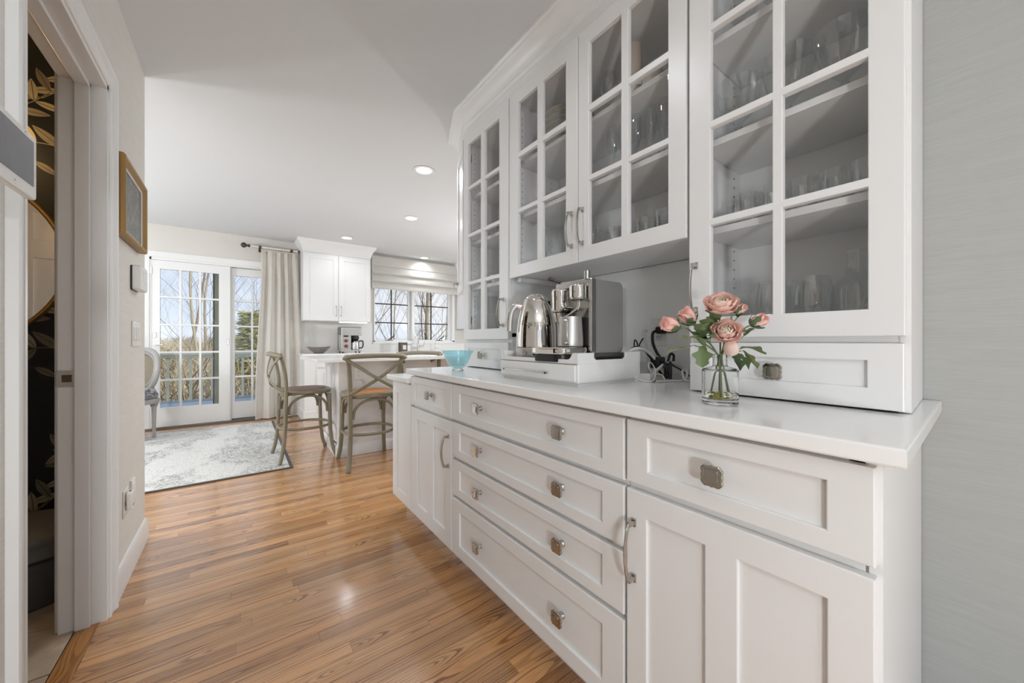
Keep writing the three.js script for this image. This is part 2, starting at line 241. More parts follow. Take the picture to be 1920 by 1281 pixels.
// ------------------------------------------------------------------ the long white hutch: base units
const XF = 0.803, BD = WR - XF - 0.004;
function baseUnit(label, nL, nR, rows, build, endPanel) {
  const w = nL - nR, wi = endPanel ? w - 0.04 : w, t = unit('base_cabinet', label, 'cabinet', XF, nL, 'white shaker base cabinets under the long counter');
  const c = [box2(0, 0.016, 0.1, 0.882, -BD, 0), box2(0, wi, 0.1, 0.116, -BD, -0.001), box2(0, wi, 0.1, 0.882, -BD, -BD + 0.01), box2(0.016, wi, 0.862, 0.882, -BD, 0)];
  for (const y of rows) c.push(box2(0.016, w - 0.016, y - 0.018, y + 0.018, -0.02, 0));
  if (!endPanel) c.push(box2(w - 0.016, w, 0.1, 0.882, -BD, 0));
  part('carcass', c, M.paint, t);
  if (endPanel) part('end_panel', extr(shapeOf([[w - 0.02, 0], [w, 0], [w - 0.027, BD], [w - 0.047, BD]].map(([a, b]) => [a, b])), 0.882).rotateX(-PI / 2), M.paint, t);
  part('toe_kick', [box2(0, w - (endPanel ? 0.03 : 0), 0, 0.1, -0.085, -0.07)], M.paint, t);
  build(t, w); return t;
}
const drawer = (t, x0, x1, y0, y1, knobs, st = 0.058, rl = 0.036) => { const d = part('drawer', slab(x0, x1, y0, y1, [[x0 + st, x1 - st, y0 + rl, y1 - rl]]), M.paint, t); for (const k of knobs) addKnob(d, k, (y0 + y1) / 2, 0.012); return d; };
baseUnit('white base cabinet with one drawer over a two-panel door, beside the low end counter', 2.03, 1.531, [0.706], (t, w) => {
  drawer(t, 0.004, w - 0.003, 0.714, 0.874, [2.03 - 1.768]);
  const d = part('door', slab(0.004, w - 0.003, 0.112, 0.7, [[0.093, 0.222, 0.18, 0.642], [0.3, 0.432, 0.18, 0.642]]), M.paint, t); addPull(d, 2.03 - 1.558, 0.56);
});
baseUnit('wide white base cabinet of four stacked drawers with two knobs each', 1.529, 0.583, [0.708, 0.54, 0.368], (t, w) => {
  for (const [y0, y1] of [[0.717, 0.874], [0.548, 0.702], [0.376, 0.533], [0.112, 0.361]]) drawer(t, 0.003, w - 0.004, y0, y1, [1.529 - 1.289, 1.529 - 0.815], 0.07, y1 - y0 > 0.2 ? 0.05 : 0.036);
});
baseUnit('white base cabinet with one drawer over a two-panel door by the grey wall', 0.581, 0.121, [0.706], (t, w) => {
  drawer(t, 0.003, 0.454, 0.72, 0.874, [0.581 - 0.362], 0.059, 0.036);
  const d = part('door', slab(0.003, 0.454, 0.112, 0.702, [[0.059, 0.196, 0.18, 0.642], [0.26, 0.396, 0.18, 0.642]]), M.paint, t); addPull(d, 0.581 - 0.555, 0.556);
}, true);
one('countertop', prism([[0.765, 0.091], [WR - 0.002, 0.112], [WR - 0.002, 2.06], [0.765, 2.06]], 0.884, 0.914, 0.004), M.quartz, 'long white polished quartz countertop on the hutch base cabinets', 'countertop');
{ // lower end piece past the hutch
  const t = unit('end_cabinet', 'narrow white panelled end cabinet with its own lower counter past the hutch', 'cabinet', XF, 2.335);
  part('carcass', [box2(0, 0.302, 0.1, 0.829, -BD, 0)], M.paint, t);
  part('panel', slab(0.002, 0.3, 0.11, 0.822, [[0.073, 0.237, 0.168, 0.755]]), M.paint, t);
  part('toe_kick', [box2(0, 0.302, 0, 0.1, -0.085, -0.07)], M.paint, t);
  part('counter', [box2(-0.06, 0.303, 0.829, 0.858, -BD, 0.04, 0.004)], M.quartz, t, 'low white stone counter');
}

// ------------------------------------------------------------------ hutch: upper cabinets with glass doors
const UX = 1.145, UD = WR - UX - 0.003;
const pins = (x, sgn, y0, y1) => { const l = []; for (const z of [-0.05, -UD + 0.06]) for (let y = y0; y < y1; y += 0.032) l.push(cyl(0.0025, 0.0025, 0.0016, 0, 0, 0, 6).rotateZ(PI / 2).translate(x + sgn * 0.0006, y, z)); return l; };
function glassDoor(t, x0, x1, y0, y1, cols, rows, z = 0) {
  const holes = []; for (const [a, b] of cols) for (const [c, d] of rows) holes.push([a, b, c, d]);
  const d = part('door', slab(x0, x1, y0, y1, holes, 0.021, 0, false).map((g) => g.translate(0, 0, z)), M.paint, t);
  for (const [a, b, c, e] of holes) part('pane', new THREE.PlaneGeometry(b - a + 0.006, e - c + 0.006).translate((a + b) / 2, (c + e) / 2, z + 0.007), M.pane, d);
  return d;
}
function hinge(d, x, y) { part('hinge', [bx(0.03, 0.045, 0.012, x, y, -0.012, 0.002)], M.nickel, d); }
const TROWS = [[1.14, 1.412], [1.432, 1.701], [1.721, 1.99], [2.01, 2.268]], MROWS = [[1.453, 1.712], [1.732, 1.99], [2.014, 2.266]];
function upper(label, nL, nR, yB, doors, shelves, o = {}) {
  const w = nL - nR, t = unit('glass_cabinet', label, 'cabinet', UX, nL, 'glass fronted upper cabinets of the hutch');
  const yb = o.floorY ?? yB, wi = o.skew ? w - 0.034 : w;
  const c = [box2(0, 0.018, yB, 2.4, -UD, 0), box2(0.018, wi, 2.3, 2.4, -UD, 0), box2(0, wi, yb, yb + 0.02, -UD, 0), box2(0, wi, yB, 2.4, -UD, -UD + 0.008)];
  for (const [a, b, y0, y1] of o.frame ?? []) c.push(box2(a, b, y0, y1, -0.02, 0));
  if (!o.skew) c.push(box2(w - 0.018, w, yB, 2.4, -UD, 0));
  else c.push(extr(shapeOf([[w - 0.02, 0], [w, 0], [w - 0.016, UD], [w - 0.036, UD]]), 2.4 - yB).rotateX(-PI / 2).translate(0, yB, 0));
  part('carcass', c, M.paint, t);
  part('pin_holes', [pins(0.018, 1, yb + 0.1, 2.25), pins(w - (o.skew ? 0.03 : 0.018), -1, yb + 0.1, 2.25)], M.dark, t).userData.kind = 'stuff';
  for (const y of shelves) part('shelf', [box2(0.019, w - (o.skew ? 0.04 : 0.019), y, y + 0.02, -UD + 0.009, -0.03, 0.001)], M.paint, t);
  doors(t, w, nL); return t;
}
const cut = (nL, l) => l.map(([a, b]) => [nL - a, nL - b]);
upper('near tall glass cabinet standing on the counter by the grey wall, full of cut crystal', 0.605, 0.13, 0.9155, (t, w, nL) => {
  const d = glassDoor(t, nL - 0.6, nL - 0.1365, 1.08, 2.33, cut(nL, [[0.536, 0.377], [0.3545, 0.194]]), TROWS); addPull(d, nL - 0.577, 1.231, 0.021); hinge(d, nL - 0.165, 2.2); hinge(d, nL - 0.165, 1.2);
  const r = part('drawer', slab(nL - 0.598, nL - 0.138, 0.919, 1.064, [[nL - 0.534, nL - 0.196, 0.966, 1.026]]), M.paint, t); addKnob(r, nL - 0.372, 0.99, 0.012);
}, [1.397, 1.667, 1.977], { floorY: 1.092, skew: true, frame: [[0.018, 0.4595, 1.06, 1.094]] });
upper('middle pair of glass door cabinets hung above the coffee machine', 1.551, 0.607, 1.4, (t, w, nL) => {
  const a = glassDoor(t, 0.002, nL - 1.0705, 1.393, 2.33, cut(nL, [[1.477, 1.327], [1.293, 1.139]]), MROWS); addPull(a, nL - 1.102, 1.535, 0.021); hinge(a, 0.03, 2.17); hinge(a, 0.03, 1.49);
  const b = glassDoor(t, nL - 1.0665, w - 0.002, 1.393, 2.33, cut(nL, [[1.01, 0.854], [0.824, 0.67]]), MROWS); addPull(b, nL - 1.04, 1.535, 0.021);
}, [1.704, 1.977]);
upper('far tall glass cabinet standing on the counter, with stacked plates inside', 2.04, 1.553, 0.9155, (t, w, nL) => {
  const d = glassDoor(t, nL - 2.033, nL - 1.561, 1.08, 2.33, cut(nL, [[1.977, 1.83], [1.792, 1.642]]), TROWS); addPull(d, nL - 1.605, 1.222, 0.021); hinge(d, 0.03, 2.2); hinge(d, 0.03, 1.2);
  const r = part('drawer', slab(nL - 2.031, nL - 1.562, 0.919, 1.062, [[nL - 1.977, nL - 1.64, 0.966, 1.026]]), M.paint, t); addKnob(r, nL - 1.815, 0.99, 0.012);
}, [1.387, 1.667, 1.955], { floorY: 1.092, frame: [[0.018, 0.47, 1.06, 1.094]] });
{ // angled cabinet past the far tower
  const t = thing('angled_cabinet', 'slim angled white wall cabinet with one knob past the far glass tower', 'cabinet', [UX, 0, -2.042]);
  part('carcass', [extr(shapeOf([[0, 0], [0.115, 0.29], [WR - UX - 0.003, 0.29], [WR - UX - 0.003, 0]]), 1.0).rotateX(-PI / 2).translate(0, 1.4, 0)], M.paint, t);
  const d = new THREE.Mesh(join(slab(0.004, 0.308, 1.393, 2.33, [[0.06, 0.25, 1.455, 2.268]])), M.paint); d.name = 'door'; d.castShadow = d.receiveShadow = true; d.rotation.y = PI + Math.atan2(-0.115, 0.29) + PI / 2; d.position.set(0.115, 0, -0.29); t.add(d);
  const k = part('knob', knobGeo.clone().translate(0.032, 1.47, 0.02), M.nickel, d);
  d.updateMatrix();
}
{ // fascia and crown
  const CR = [[0, 2.332], [0.002, 2.332], [0.002, 2.392], [0.008, 2.396], [0.012, 2.404], [0.012, 2.41], [0.019, 2.414], [0.022, 2.424], [0.03, 2.442], [0.044, 2.46], [0.056, 2.468], [0.06, 2.472], [0.062, 2.478], [0.072, 2.482], [0.078, 2.49], [0.078, H], [0, H]];
  const path = [[WR - 0.002, 0.146], [UX, 0.13], [UX, 2.042], [1.26, 2.332], [WR - 0.002, 2.332]];
  struct('trim_3', floorSweep(path, CR), M.paint);
}
// under-cabinet strip box in the alcove and alcove outlet
one('under_cabinet_light', [bn(1.165, 1.445, 1.376, 1.3995, 1.505, 1.549, 0.004)], M.white, 'slim white light bar in the alcove under the middle glass cabinet, beside the far tower', 'light bar');

// ------------------------------------------------------------------ far wall: patio doors, window, cabinets
const DR = 0.3385;
function frenchLeaf(t, x0, x1, y0, y1, gx0, gx1, z, cols, gy0 = 0.25, gy1 = 1.958) {
  const holes = [], m = 0.011; for (let i = 0; i < cols; i++) for (let j = 0; j < 5; j++) { const a = lerp(gx0, gx1, i / cols), b = lerp(gx0, gx1, (i + 1) / cols), c = lerp(gy0, gy1, j / 5), d = lerp(gy0, gy1, (j + 1) / 5); holes.push([a + (i ? m : 0), b - (i < cols - 1 ? m : 0), c + (j ? m : 0), d - (j < 4 ? m : 0)]); }
  const d = part('leaf', slab(x0, x1, y0, y1, holes, 0.045, 0, false).map((g) => g.translate(0, 0, z)), M.trim, t);
  for (const [a, b, c, e] of holes) part('pane', bx(b - a + 0.006, e - c + 0.006, 0.004, (a + b) / 2, (c + e) / 2, z + 0.02), M.pane, d);
  return d;
}
{
  const t = new THREE.Group(); t.name = 'door_1'; t.userData.kind = 'structure'; t.position.z = -FAR; scene.add(t);
  part('frame', [box2(-0.875, -0.852, 0, 2.1, -0.16, 0.004), box2(-0.093, -0.078, 0, 2.1, -0.16, -0.03), box2(-0.875, 0.6, 2.066, 2.1, -0.16, 0.004), box2(0.575, 0.6, 0, 2.1, -0.16, 0.004), box2(-0.87, 0.6, -0.01, 0.012, -0.16, -0.03)], M.trim, t);
  part('threshold', [box2(-0.87, 0.6, -0.005, 0.02, -0.14, -0.05)], std([0.10, 0.07, 0.05], 0.5), t);
  const a = frenchLeaf(t, -0.852, -0.093, 0.018, 2.064, -0.777, -0.212, -0.045, 3), b = frenchLeaf(t, -0.078, 0.575, 0.03, 2.062, -0.044, 0.53, -0.1, 3);
  part('lock_plate', [bx(0.022, 0.075, 0.008, -0.118, 1.065, 0.004, 0.003), bx(0.008, 0.03, 0.012, -0.118, 1.065, 0.012, 0.002)], M.nickel, a, 'small metal lock plate');
  part('lock_plate', [bx(0.03, 0.062, 0.008, -0.825, 1.147, 0.004, 0.003), cyl(0.014, 0.014, 0.012, 0, 0, 0, 16).rotateX(PI / 2).translate(-0.825, 1.03, 0.006), bx(0.09, 0.012, 0.012, -0.79, 1.03, 0.03, 0.004), cyl(0.007, 0.007, 0.03, 0, 0, 0, 10).rotateX(PI / 2).translate(-0.825, 1.03, 0.018)], M.nickel, a, 'metal lever and lock');
  const h = part('hinge', [bx(0.02, 0.08, 0.01, -0.858, 1.93, 0.004), bx(0.02, 0.08, 0.01, -0.858, 0.3, 0.004)], M.trim, t);
  const cas = [[0, 0], [0, 0.012], [0.012, 0.016], [0.058, 0.018], [0.07, 0.02], [0.075, 0.012], [0.075, 0]];
  struct('trim_4', sweep([[0.59, 0], [0.59, 2.095], [-0.868, 2.095], [-0.868, 0]], cas.map(([a, b]) => [-a, b])).translate(0, 0, -FAR), M.trim);
  const q = new THREE.Group(); q.name = 'door_2'; q.userData.kind = 'structure'; q.position.z = -FAR; scene.add(q);
  part('frame', [box2(-2.03, -2.0, 0, 2.1, -0.16, 0.004), box2(-1.33, -1.3, 0, 2.1, -0.16, 0.004), box2(-2.03, -1.3, 2.066, 2.1, -0.16, 0.004)], M.trim, q);
  frenchLeaf(q, -2.0, -1.33, 0.018, 2.064, -1.94, -1.39, -0.045, 3);
}
{ // kitchen window: two casements with dark grilles, white frame
  const t = new THREE.Group(); t.name = 'window_1'; t.userData.kind = 'structure'; t.position.z = -FAR; scene.add(t);
  const Y0 = 1.05, Y1 = 2.25, X0 = 1.765, X1 = 3.225;
  part('frame', [box2(X0, X0 + 0.02, Y0, Y1, -0.14, 0.02), box2(X1 - 0.045, X1, Y0, Y1, -0.14, 0.02), box2(X0, X1, Y0, Y0 + 0.03, -0.14, 0.02), box2(X0, X1, Y1 - 0.03, Y1, -0.14, 0.0), box2(2.412, 2.462, Y0, Y1, -0.13, 0.0, 0.004)], M.white, t);
  for (const [a, b] of [[1.785, 2.412], [2.462, 3.18]]) {
    const s = part('sash', slab(a, b, Y0 + 0.03, Y1 - 0.03, [[a + 0.018, b - 0.04, Y0 + 0.048, Y1 - 0.05]], 0.05, 0, false).map((g) => g.translate(0, 0, -0.12)), M.white, t);
    part('pane', bx(b - a - 0.05, Y1 - Y0 - 0.09, 0.004, (a + b) / 2, (Y0 + Y1) / 2, -0.1), M.pane, s);
    const mx = a + 0.018 + (b - a - 0.058) / 2, g = [box2(mx - 0.009, mx + 0.009, Y0 + 0.045, Y1 - 0.045, -0.108, -0.092)];
    for (const y of [1.385, 1.7, 2.01]) g.push(box2(a + 0.016, b - 0.038, y - 0.009, y + 0.009, -0.107, -0.093));
    part('grille', g, M.dark, s, 'dark window grille');
  }
  for (const x of [2.02, 2.93]) part('crank_handle', [bx(0.12, 0.014, 0.03, x, 1.085, 0.0, 0.004), tube([[x - 0.02, 1.09, 0.01], [x + 0.01, 1.12, 0.03], [x + 0.05, 1.145, 0.035], [x + 0.075, 1.175, 0.03]], (q) => 0.008 + 0.004 * q, { n: 14 })], M.bronze, t, 'dark bronze crank handle');
  struct('trim_5', box2(X0 - 0.02, X1 + 0.02, Y0 - 0.02, Y0 + 0.012, -FAR, -FAR + 0.03, 0.004), M.trim);
}
{ // roman shade
  const linen = tex(256, 256, (i, j) => { const v = 214 + 7 * (vn(i / 2, j / 9, 128, 28, 2) + vn(i / 9, j / 2, 28, 128, 4) - 1); return [v, v * 0.985, v * 0.955]; });
  const m = phy(0xffffff, 0.95, { map: linen, transmission: 0.12, thickness: 0 }), t = thing('roman_shade', 'pale linen roman shade drawn up in soft folds over the kitchen window', 'shade', [2.5, 0, -FAR + 0.012]);
  const fold = (y0, y1, d) => uvm(extr(shapeOf([[0, y1], [d * 0.35, y1 - 0.01], [d, lerp(y1, y0, 0.75)], [d * 1.05, y0 + 0.012], [d * 0.85, y0], [0.006, y0 + 0.02]]), 1.56, 0.001).rotateY(-PI / 2).translate(0.78, 0, 0.02), 1 / 0.3);
  part('headrail', [uvm(box2(-0.78, 0.78, 2.3, 2.46, 0, 0.06, 0.004), 1 / 0.3)], m, t);
  part('fold', [fold(2.17, 2.33, 0.055)], m, t); part('fold', [fold(2.045, 2.20, 0.05)], m, t); part('fold', [fold(1.925, 2.075, 0.042)], m, t);
}
function farUnit(name, label, x0, x1, y0, y1, nF, depth, build) { const t = thing(name, label, 'cabinet', [x0, 0, -nF]); part('carcass', [box2(0, x1 - x0, y0, y1, -depth, 0)], M.paint, t); build(t, x1 - x0); return t; }
farUnit('wall_cabinet', 'white two-door wall cabinet between the curtain and the kitchen window', 0.715, 1.625, 1.362, 2.34, 5.87, 0.325, (t, w) => {
  const a = part('door', slab(0.004, w / 2 - 0.002, 1.366, 2.316, [[0.075, w / 2 - 0.07, 1.44, 2.245]]), M.paint, t), b = part('door', slab(w / 2 + 0.002, w - 0.004, 1.366, 2.316, [[w / 2 + 0.07, w - 0.075, 1.44, 2.245]]), M.paint, t);
  addPull(a, w / 2 - 0.032, 1.51, 0.018); addPull(b, w / 2 + 0.032, 1.51, 0.018);
});
farUnit('wall_cabinet', 'white wall cabinet beyond the kitchen window, mostly hidden behind the hutch', 3.27, 4.29, 1.3, 2.34, 5.87, 0.325, (t, w) => { part('door', slab(0.004, w - 0.004, 1.306, 2.316, [[0.07, w - 0.07, 1.38, 2.245]]), M.paint, t); });
{
  const cr = [[0, 2.33], [0.004, 2.33], [0.006, 2.345], [0.012, 2.36], [0.02, 2.4], [0.04, 2.44], [0.066, 2.47], [0.07, 2.49], [0.075, H], [0, H]];
  struct('trim_6', floorSweep([[1.625, 6.195], [1.625, 5.868], [0.715, 5.868], [0.715, 6.195]], cr), M.paint);
  struct('trim_7', floorSweep([[4.29, 5.868], [3.27, 5.868], [3.27, 6.195]], cr), M.paint);
}
one('strip_light', [box2(1.19, 1.585, 1.345, 1.361, -5.93, -5.9, 0.003)], std([1, 1, 1], 0.5, { emissive: new THREE.Color(0xfff6ea), emissiveIntensity: 1.1 }), 'thin lit light strip under the far white wall cabinet', 'strip light');
{ const l = new THREE.RectAreaLight(0xfff1de, 5, 0.38, 0.03); l.position.set(1.385, 1.34, -5.915); l.rotation.x = -PI / 2; scene.add(l); }
farUnit('base_cabinet', 'white base cabinet with a drawer under the far worktop beside the curtain', 0.7, 1.5, 0.1, 0.868, 5.6, 0.59, (t, w) => {
  part('drawer', slab(0.15, w / 2 + 0.1, 0.712, 0.862, [[0.2, w / 2 + 0.05, 0.75, 0.825]]), M.paint, t); part('door', slab(0.15, w / 2 + 0.1, 0.112, 0.7, [[0.22, w / 2 + 0.04, 0.17, 0.64]]), M.paint, t);
  part('foot', [box2(-0.012, w, 0, 0.13, -0.59, 0.012, 0.004)], M.paint, t);
});
farUnit('base_cabinet', 'white base cabinet run under the kitchen window', 1.5, 4.29, 0.1, 0.868, 5.6, 0.59, (t, w) => { for (let k = 0; k < 5; k++) part('door', slab(k * w / 5 + 0.003, (k + 1) * w / 5 - 0.003, 0.112, 0.862, [[k * w / 5 + 0.07, (k + 1) * w / 5 - 0.07, 0.17, 0.8]]), M.paint, t); });
one('worktop', [bn(0.67, 4.295, 0.868, 0.9, 5.575, 6.193, 0.004)], M.quartz, 'white quartz worktop along the far kitchen wall', 'worktop');
one('splashback', [bn(0.72, 4.29, 0.9, 1.03, 6.186, 6.199), bn(0.72, 1.74, 1.03, 1.365, 6.186, 6.199)], M.backsplash, 'plain pale stone splashback behind the far worktop', 'splashback');
function wallPlate(label, x, y, z, w, h, kind, turn = 0, name = 'outlet_plate') {
  const t = thing(name, label, kind === 'outlet' ? 'outlet' : 'switch', [x, y, z], turn);
  part('plate', [extr(rrect(w, h, 0.004), 0.006, 0.002)], M.plate, t);
  const n = Math.max(1, Math.round((w - 0.03) / 0.045));
  for (let k = 0; k < n; k++) { const cx = (k - (n - 1) / 2) * 0.046; if (kind === 'outlet') for (const s of [-1, 1]) { const so = part('socket', [extr(rrect(0.034, 0.028, 0.008, cx, s * 0.021), 0.008, 0.001)], M.plate, t); part('slot', [bx(0.0022, 0.008, 0.001, cx - 0.006, s * 0.021 + 0.002, 0.0082), bx(0.0022, 0.009, 0.001, cx + 0.006, s * 0.021 + 0.002, 0.0082), cyl(0.0022, 0.0022, 0.001, 0, 0, 0, 8).rotateX(PI / 2).translate(cx, s * 0.021 - 0.008, 0.0082)], M.dark, so); } else part('rocker', [extr(rrect(0.033, 0.066, 0.003, cx, 0), 0.009, 0.002)], M.plate, t); }
  return t;
}
wallPlate('white switch plate on the splashback above the shallow bowl', 0.795, 1.09, -6.185, 0.075, 0.118, 'switch', 0, 'switch_plate');
wallPlate('white double switch plate on the splashback beside the coffee maker', 1.52, 1.08, -6.185, 0.12, 0.118, 'switch', 0, 'switch_plate');

// ------------------------------------------------------------------ peninsula with overhanging top
{
  const t = thing('island', 'white panelled kitchen island with corner pilaster', 'island', [0.735, 0, -3.68]);
  part('body', [box2(0.03, 1.5, 0, 0.885, -0.72, -0.02)], M.paint, t);
  part('pilaster', [box2(0, 0.09, 0, 0.885, -0.09, 0, 0.004)], M.paint, t);
  part('end_panel', slab(-0.0, 0.6, 0.115, 0.885, [[0.06, 0.54, 0.2, 0.81]], 0.022, 0.008).map((g) => g.rotateY(-PI / 2).translate(0.026, 0, -0.69)), M.paint, t);
  part('base_board', [floorSweep([[0.0 + 1.5, 0.02], [0.09, 0.02], [0.09, 0], [0, 0], [0, 0.72]].reverse(), [[0, 0], [-0.014, 0], [-0.014, 0.075], [-0.01, 0.09], [-0.004, 0.102], [0, 0.105]])], M.paint, t);
}
one('worktop', prism([[0.533, 3.5], [2.35, 3.5], [2.35, 4.42], [0.515, 4.42]], 0.886, 0.916, 0.003), M.quartz, 'pale quartz top overhanging the kitchen island', 'worktop');
wallPlate('white outlet plate on the front of the kitchen island', 0.915, 0.765, -3.698, 0.072, 0.118, 'outlet');

// ------------------------------------------------------------------ cross-back counter stools
const wood = (() => { const t = tex(512, 512, (i, j) => { const g = 0.55 * vn(i / 90, j / 5, 6, 102, 2) + 0.45 * vn(i / 30, j / 2, 17, 256, 5), k = 0.72 + 0.5 * g; return [150 * k, 141 * k, 120 * k]; }); return std([0.80, 0.80, 0.78], 0.45, { map: t }); })();
const cane = (c) => { const t = tex(256, 256, (i, j) => { const w = 0.5 + 0.5 * Math.sin((2 * PI * (i + j)) / 16) * Math.sin((2 * PI * (i - j)) / 16), k = 0.6 + 0.45 * w; return c.map((v) => v * k); }); return std(0xffffff, 0.6, { map: t }); };
const caneTan = cane([205, 135, 72]), caneBrown = cane([158, 128, 116]);
function makeStool(label, seatMat) {
  const t = thing('counter_stool', label, 'stool', [0, 0, 0], 0, 'cross-back counter stools at the island');
  for (const s of [-1, 1]) {
    part('leg', [tube([[s * 0.222, 0, -0.232], [s * 0.206, 0.12, -0.205], [s * 0.197, 0.3, -0.187], [s * 0.197, 0.6, -0.18], [s * 0.2, 0.75, -0.185], [s * 0.212, 0.87, -0.205], [s * 0.235, 0.955, -0.228]], (q) => [0.0165 - 0.003 * Math.abs(q - 0.5), 0.019], { up: [0, 0, 1], n: 40, m: 12, square: 0.8 })], wood, t);
    part('leg', [tube([[s * 0.21, 0, 0.225], [s * 0.196, 0.1, 0.195], [s * 0.187, 0.25, 0.178], [s * 0.183, 0.42, 0.172], [s * 0.182, 0.585, 0.17]], [0.0165, 0.0175], { up: [0, 0, 1], n: 30, m: 12, square: 0.8 })], wood, t);
  }
  part('crest_rail', [tube([[-0.262, 0.928, -0.222], [-0.2, 0.943, -0.247], [-0.1, 0.949, -0.268], [0, 0.951, -0.274], [0.1, 0.949, -0.268], [0.2, 0.943, -0.247], [0.262, 0.928, -0.222]], (q) => { const e = 1 - Math.pow(Math.abs(2 * q - 1), 6); return [0.012 + 0.017 * e, 0.013 + 0.008 * e]; }, { up: [0, 0, 1], n: 40, m: 14, square: 0.85 })], wood, t);
  for (const s of [-1, 1]) part('cross_bar', [tube([[s * 0.245, 0.925, -0.235], [s * 0.15, 0.86, -0.268], [0, 0.757, -0.285 - (s > 0 ? 0.008 : -0.004)], [-s * 0.14, 0.672, -0.255], [-s * 0.197, 0.632, -0.2], [-s * 0.212, 0.607, -0.11], [-s * 0.214, 0.596, -0.02]], [0.0055, 0.0145], { up: [0, 0, 1], n: 44, m: 10, square: 0.7 })], wood, t);
  const ring = (rx, rz, p) => { const l = []; for (let k = 0; k < 24; k++) { const a = (2 * PI * k) / 24, c = Math.cos(a), s = Math.sin(a); l.push([Math.sign(c) * Math.abs(c) ** p * rx, 0, Math.sign(s) * Math.abs(s) ** p * rz]); } return l; };
  const so = shapeOf(ring(0.222, 0.21, 0.62).map(([x, , z]) => [x, -z])), hole = new THREE.Path(ring(0.175, 0.165, 0.7).map(([x, , z]) => new THREE.Vector2(x, -z))); so.holes.push(hole);
  part('seat', [extr(so, 0.036, 0.009, { seg: 3 }).rotateX(-PI / 2).translate(0, 0.588, 0)], wood, t);
  const dome = []; for (let k = 0; k <= 8; k++) dome.push([0.176 * (k / 8), 0.612 + 0.018 * (1 - (k / 8) ** 2)]);
  const cs = uvm(extr(shapeOf(ring(0.178, 0.168, 0.7).map(([x, , z]) => [x, -z])), 0.02, 0.006).rotateX(-PI / 2).translate(0, 0.608, 0), 1 / 0.09); { const p = cs.attributes.position; for (let i = 0; i < p.count; i++) if (p.getY(i) > 0.62) p.setY(i, p.getY(i) + 0.014 * (1 - (p.getX(i) / 0.18) ** 2) * (1 - (p.getZ(i) / 0.17) ** 2)); }
  part('cane_seat', [cs], seatMat, t, 'woven cane seat panel');
  const arch = (a, b, top) => { const l = []; for (let k = 0; k <= 12; k++) { const u = k / 12, w = Math.sin(PI * u), x = 0.5 - 0.5 * Math.cos(PI * u); l.push([lerp(a[0], b[0], x), 0.42 + (top - 0.42) * Math.pow(w, 0.75), lerp(a[1], b[1], x)]); } return tube(l, [0.0095, 0.0115], { n: 36, m: 10, up: [0.01, 0.02, 1] }); };
  const arch2 = (z0, z1, x, top) => { const l = []; for (let k = 0; k <= 12; k++) { const u = k / 12, w = Math.sin(PI * u), q = 0.5 - 0.5 * Math.cos(PI * u); l.push([x, 0.42 + (top - 0.42) * Math.pow(w, 0.75), lerp(z0, z1, q)]); } return tube(l, [0.0095, 0.0115], { n: 36, m: 10, up: [1, 0.02, 0.01] }); };
  part('arched_brace', [arch([-0.172, -0.178], [0.172, -0.178], 0.575)], wood, t); part('arched_brace', [arch([-0.16, 0.168], [0.16, 0.168], 0.575)], wood, t);
  part('arched_brace', [arch2(-0.16, 0.15, -0.188, 0.575)], wood, t); part('arched_brace', [arch2(-0.16, 0.15, 0.188, 0.575)], wood, t);
  part('foot_ring', [tube(ring(0.212, 0.208, 0.86).map(([x, , z]) => [x, 0.285, z]), 0.0125, { closed: true, n: 72, m: 10 })], wood, t);
  return t;
}
const stool = makeStool('grey-green cross-back stool with a tan cane seat facing the island, beside the low counter', caneTan);
stool.position.set(0.935, 0, -3.435); stool.rotation.y = PI;
const s1 = makeStool('grey-green cross-back stool turned sideways on the rug edge at the end of the island', caneBrown);
s1.position.set(0.497, 0.006, -3.957); s1.rotation.y = PI / 2 + 0.06;
copy(stool, [1.505, 0, -3.435], PI, 'grey-green cross-back stool mostly hidden behind the blue glass bowl');

// ------------------------------------------------------------------ rug, curtain and rod, dining chair
{
  const rugT = tex(1024, 1024, (i, j) => {
    const a = vn(i / 90, j / 150, 11, 7, 2), b = vn(i / 34, j / 60, 30, 17, 5), c = vn(i / 9, j / 2.6, 113, 393, 6), e = vn(i / 2.5, j / 9, 409, 113, 8), f = vn(i / 2, j / 2, 512, 512, 9);
    const patch = smooth(0.4, 0.68, 0.6 * a + 0.4 * b), wear = patch * smooth(0.36, 0.74, 0.6 * c + 0.4 * e), v = 214 - 66 * wear - 14 * smooth(0.5, 0.8, e) * (1 - patch) - 16 * (f - 0.5);
    return [v, v * 0.993, v * 0.98];
  });
  const t = thing('rug', 'large pale distressed rug with a dark bound edge in front of the patio doors', 'rug', [-1.22, 0, -4.76]);
  part('pile', [uvm(box2(-1.55, 1.565, 0.0006, 0.011, -1.1, 1.13), 1 / 2.1)], std([0.96, 0.955, 0.94], 0.95, { map: rugT, bumpMap: rugT, bumpScale: 0.002 }), t);
  part('binding', [box2(-1.575, 1.59, 0.0003, 0.0105, 1.13, 1.148, 0.003), box2(-1.575, 1.59, 0.0003, 0.0105, -1.118, -1.1, 0.003), box2(1.565, 1.59, 0.0003, 0.0105, -1.1, 1.13, 0.003), box2(-1.575, -1.55, 0.0003, 0.0105, -1.1, 1.13, 0.003)], std([0.10, 0.09, 0.088], 0.9), t);
}
